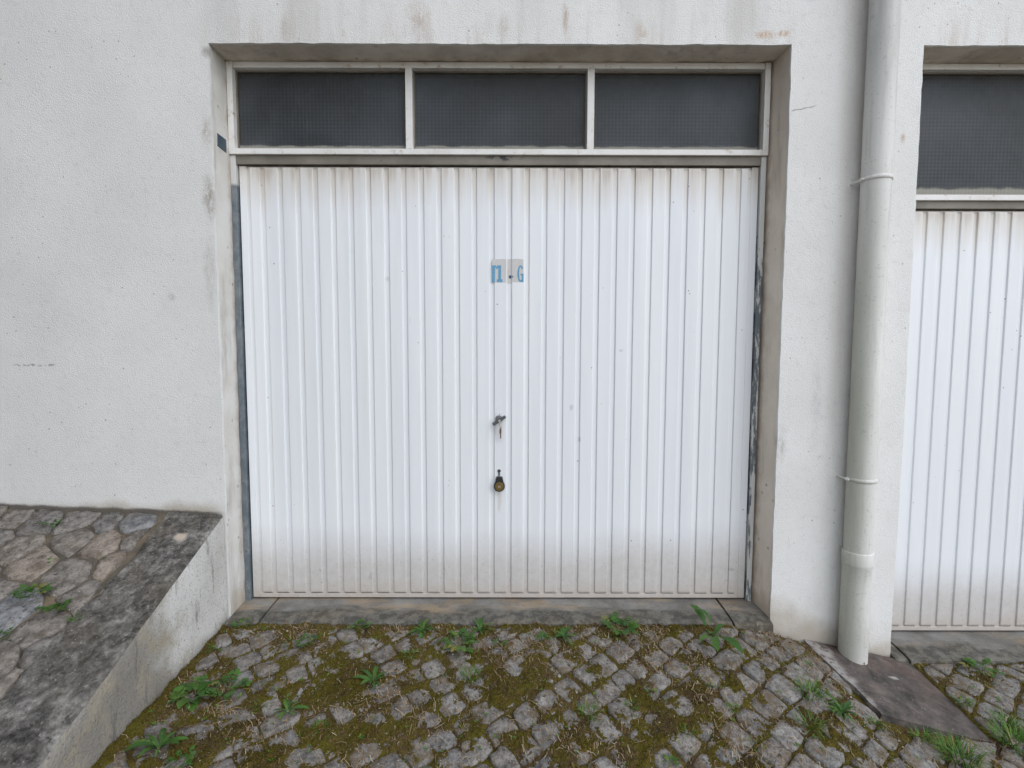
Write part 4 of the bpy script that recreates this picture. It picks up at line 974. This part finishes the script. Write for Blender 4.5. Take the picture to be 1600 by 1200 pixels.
W('rosette', -1.075, -.680, .105, 'weed with long leaves near the bottom of the low wall', n=6)
W('clump', -.966, -.735, .055, 'dark leafy weed at the bottom edge near the low wall', n=8)
W('rosette', -.731, -.519, .075, 'creeping weed on grey stone right of the big weed patch', n=5)
W('tuft', -.842, -.495, .035, 'thin grass tuft between the big weed patch and the creeping weed', n=30)
W('tuft', -.594, -.586, .036, 'small grass tuft at lower left, right of the creeping weed', n=28)
W('clump', -.61, -.060, .050, 'low leafy weed in the straw at the threshold left half', n=8)
W('tuft', .337, -.501, .052, 'grass tuft with a broad leaf among setts at lower centre', n=36)
W('clump', .578, -.413, .030, 'tiny round-leaved weed in moss at centre right', n=5)
W('tuft', .493, -.470, .038, 'thin grass tuft between two setts right of centre', n=26)
W('rosette', .835, -.371, .055, 'two-leaved weed on moss below the tall dandelion', n=3)
W('tuft', .866, -.470, .032, 'small grass tuft by a large square sett right of centre', n=26)
W('tuft', .67, -.567, .036, 'sparse grass tuft on a sett at lower right of centre', n=22)
W('clump', .572, -.680, .036, 'small weed at the bottom edge right of centre', n=5)
W('tuft', .885, -.600, .032, 'small grass tuft at the bottom right of centre', n=24)
W('tuft', 1.204, -.372, .072, 'yellowing grass tuft left of the brown slab', n=60)
W('rosette', 1.294, -.430, .080, 'dandelion clump beside the near left corner of the brown slab', n=12)
W('tuft', 1.123, -.513, .060, 'spiky grass tuft below the yellowing one, left of the brown slab', n=46)
W('tuft', 1.286, -.208, .032, 'tiny grass tuft up the slope beside the brown slab', n=22)
W('tuft', 1.40, -.452, .040, 'grass tuft touching the near left corner of the brown slab', n=30)
W('clump', 2.12, -.104, .075, 'leafy weed in front of the right-hand threshold', n=11)
W('tuft', 1.647, -.535, .095, 'lush grass tuft at the bottom right below the brown slab', n=140)
W('tuft', 1.924, -.442, .085, 'lush grass tuft at the bottom right corner', n=110)
W('tuft', 1.986, -.352, .060, 'grass tuft right of the tip of the brown slab', n=60)
W('tuft', 1.895, -.262, .040, 'small grass tuft at the right side of the brown slab', n=36)
W('tuft', 1.563, -.462, .045, 'sparse grass along the near edge of the brown slab', n=36)
# the tall dandelion by the right end of the threshold
t = W('rosette', .925, -.105, .055, 'tall dandelion with big drooping leaves at the right end of the threshold', n=5)
for (dx, dy, az, s, pz, hgt) in [(-.01, .03, 2.3, .11, .75, .03), (0, 0, 2.0, .085, .5, .06), (-.012, -.06, -1.75, .115, .1, .030), (.014, -.07, -1.25, .125, .05, .034), (-.02, -.06, -2.6, .075, .15, .028), (.01, -.02, .5, .075, .4, .02)]:
    put_leaf(t, rng.choice(LONG), 0, az, s, pz, hgt); t.children[-1].location = (dx, dy, hgt)
    t.children[-1].scale = (s*.95, s*1.35, s)
# on the raised pavement
W('clump', -1.901, -.114, .045, 'small weed in the joint behind the top row of paving stones', 'r', 7)
W('clump', -1.694, -.438, .062, 'bright green weed cushion on the raised pavement, the larger of two', 'r', 13)
W('clump', -1.563, -.490, .050, 'bright green weed cushion on the raised pavement, nearer the low wall', 'r', 11)
W('clump', -1.63, -.495, .026, 'tiny weed between the two green cushions on the raised pavement', 'r', 5)
W('tuft', -1.470, -.515, .028, 'tiny grass sprig at the edge of the blackened coping', 'r', 16)
W('clump', -1.567, -.272, .020, 'tiny sprig in a joint of the raised pavement near the coping', 'r', 4)
W('clump', -1.741, -.292, .022, 'tiny dark weed in the middle of the raised pavement', 'r', 4)
W('clump', -1.655, -.590, .035, 'small dark weed at the left edge of the picture on the pavement', 'r', 6)
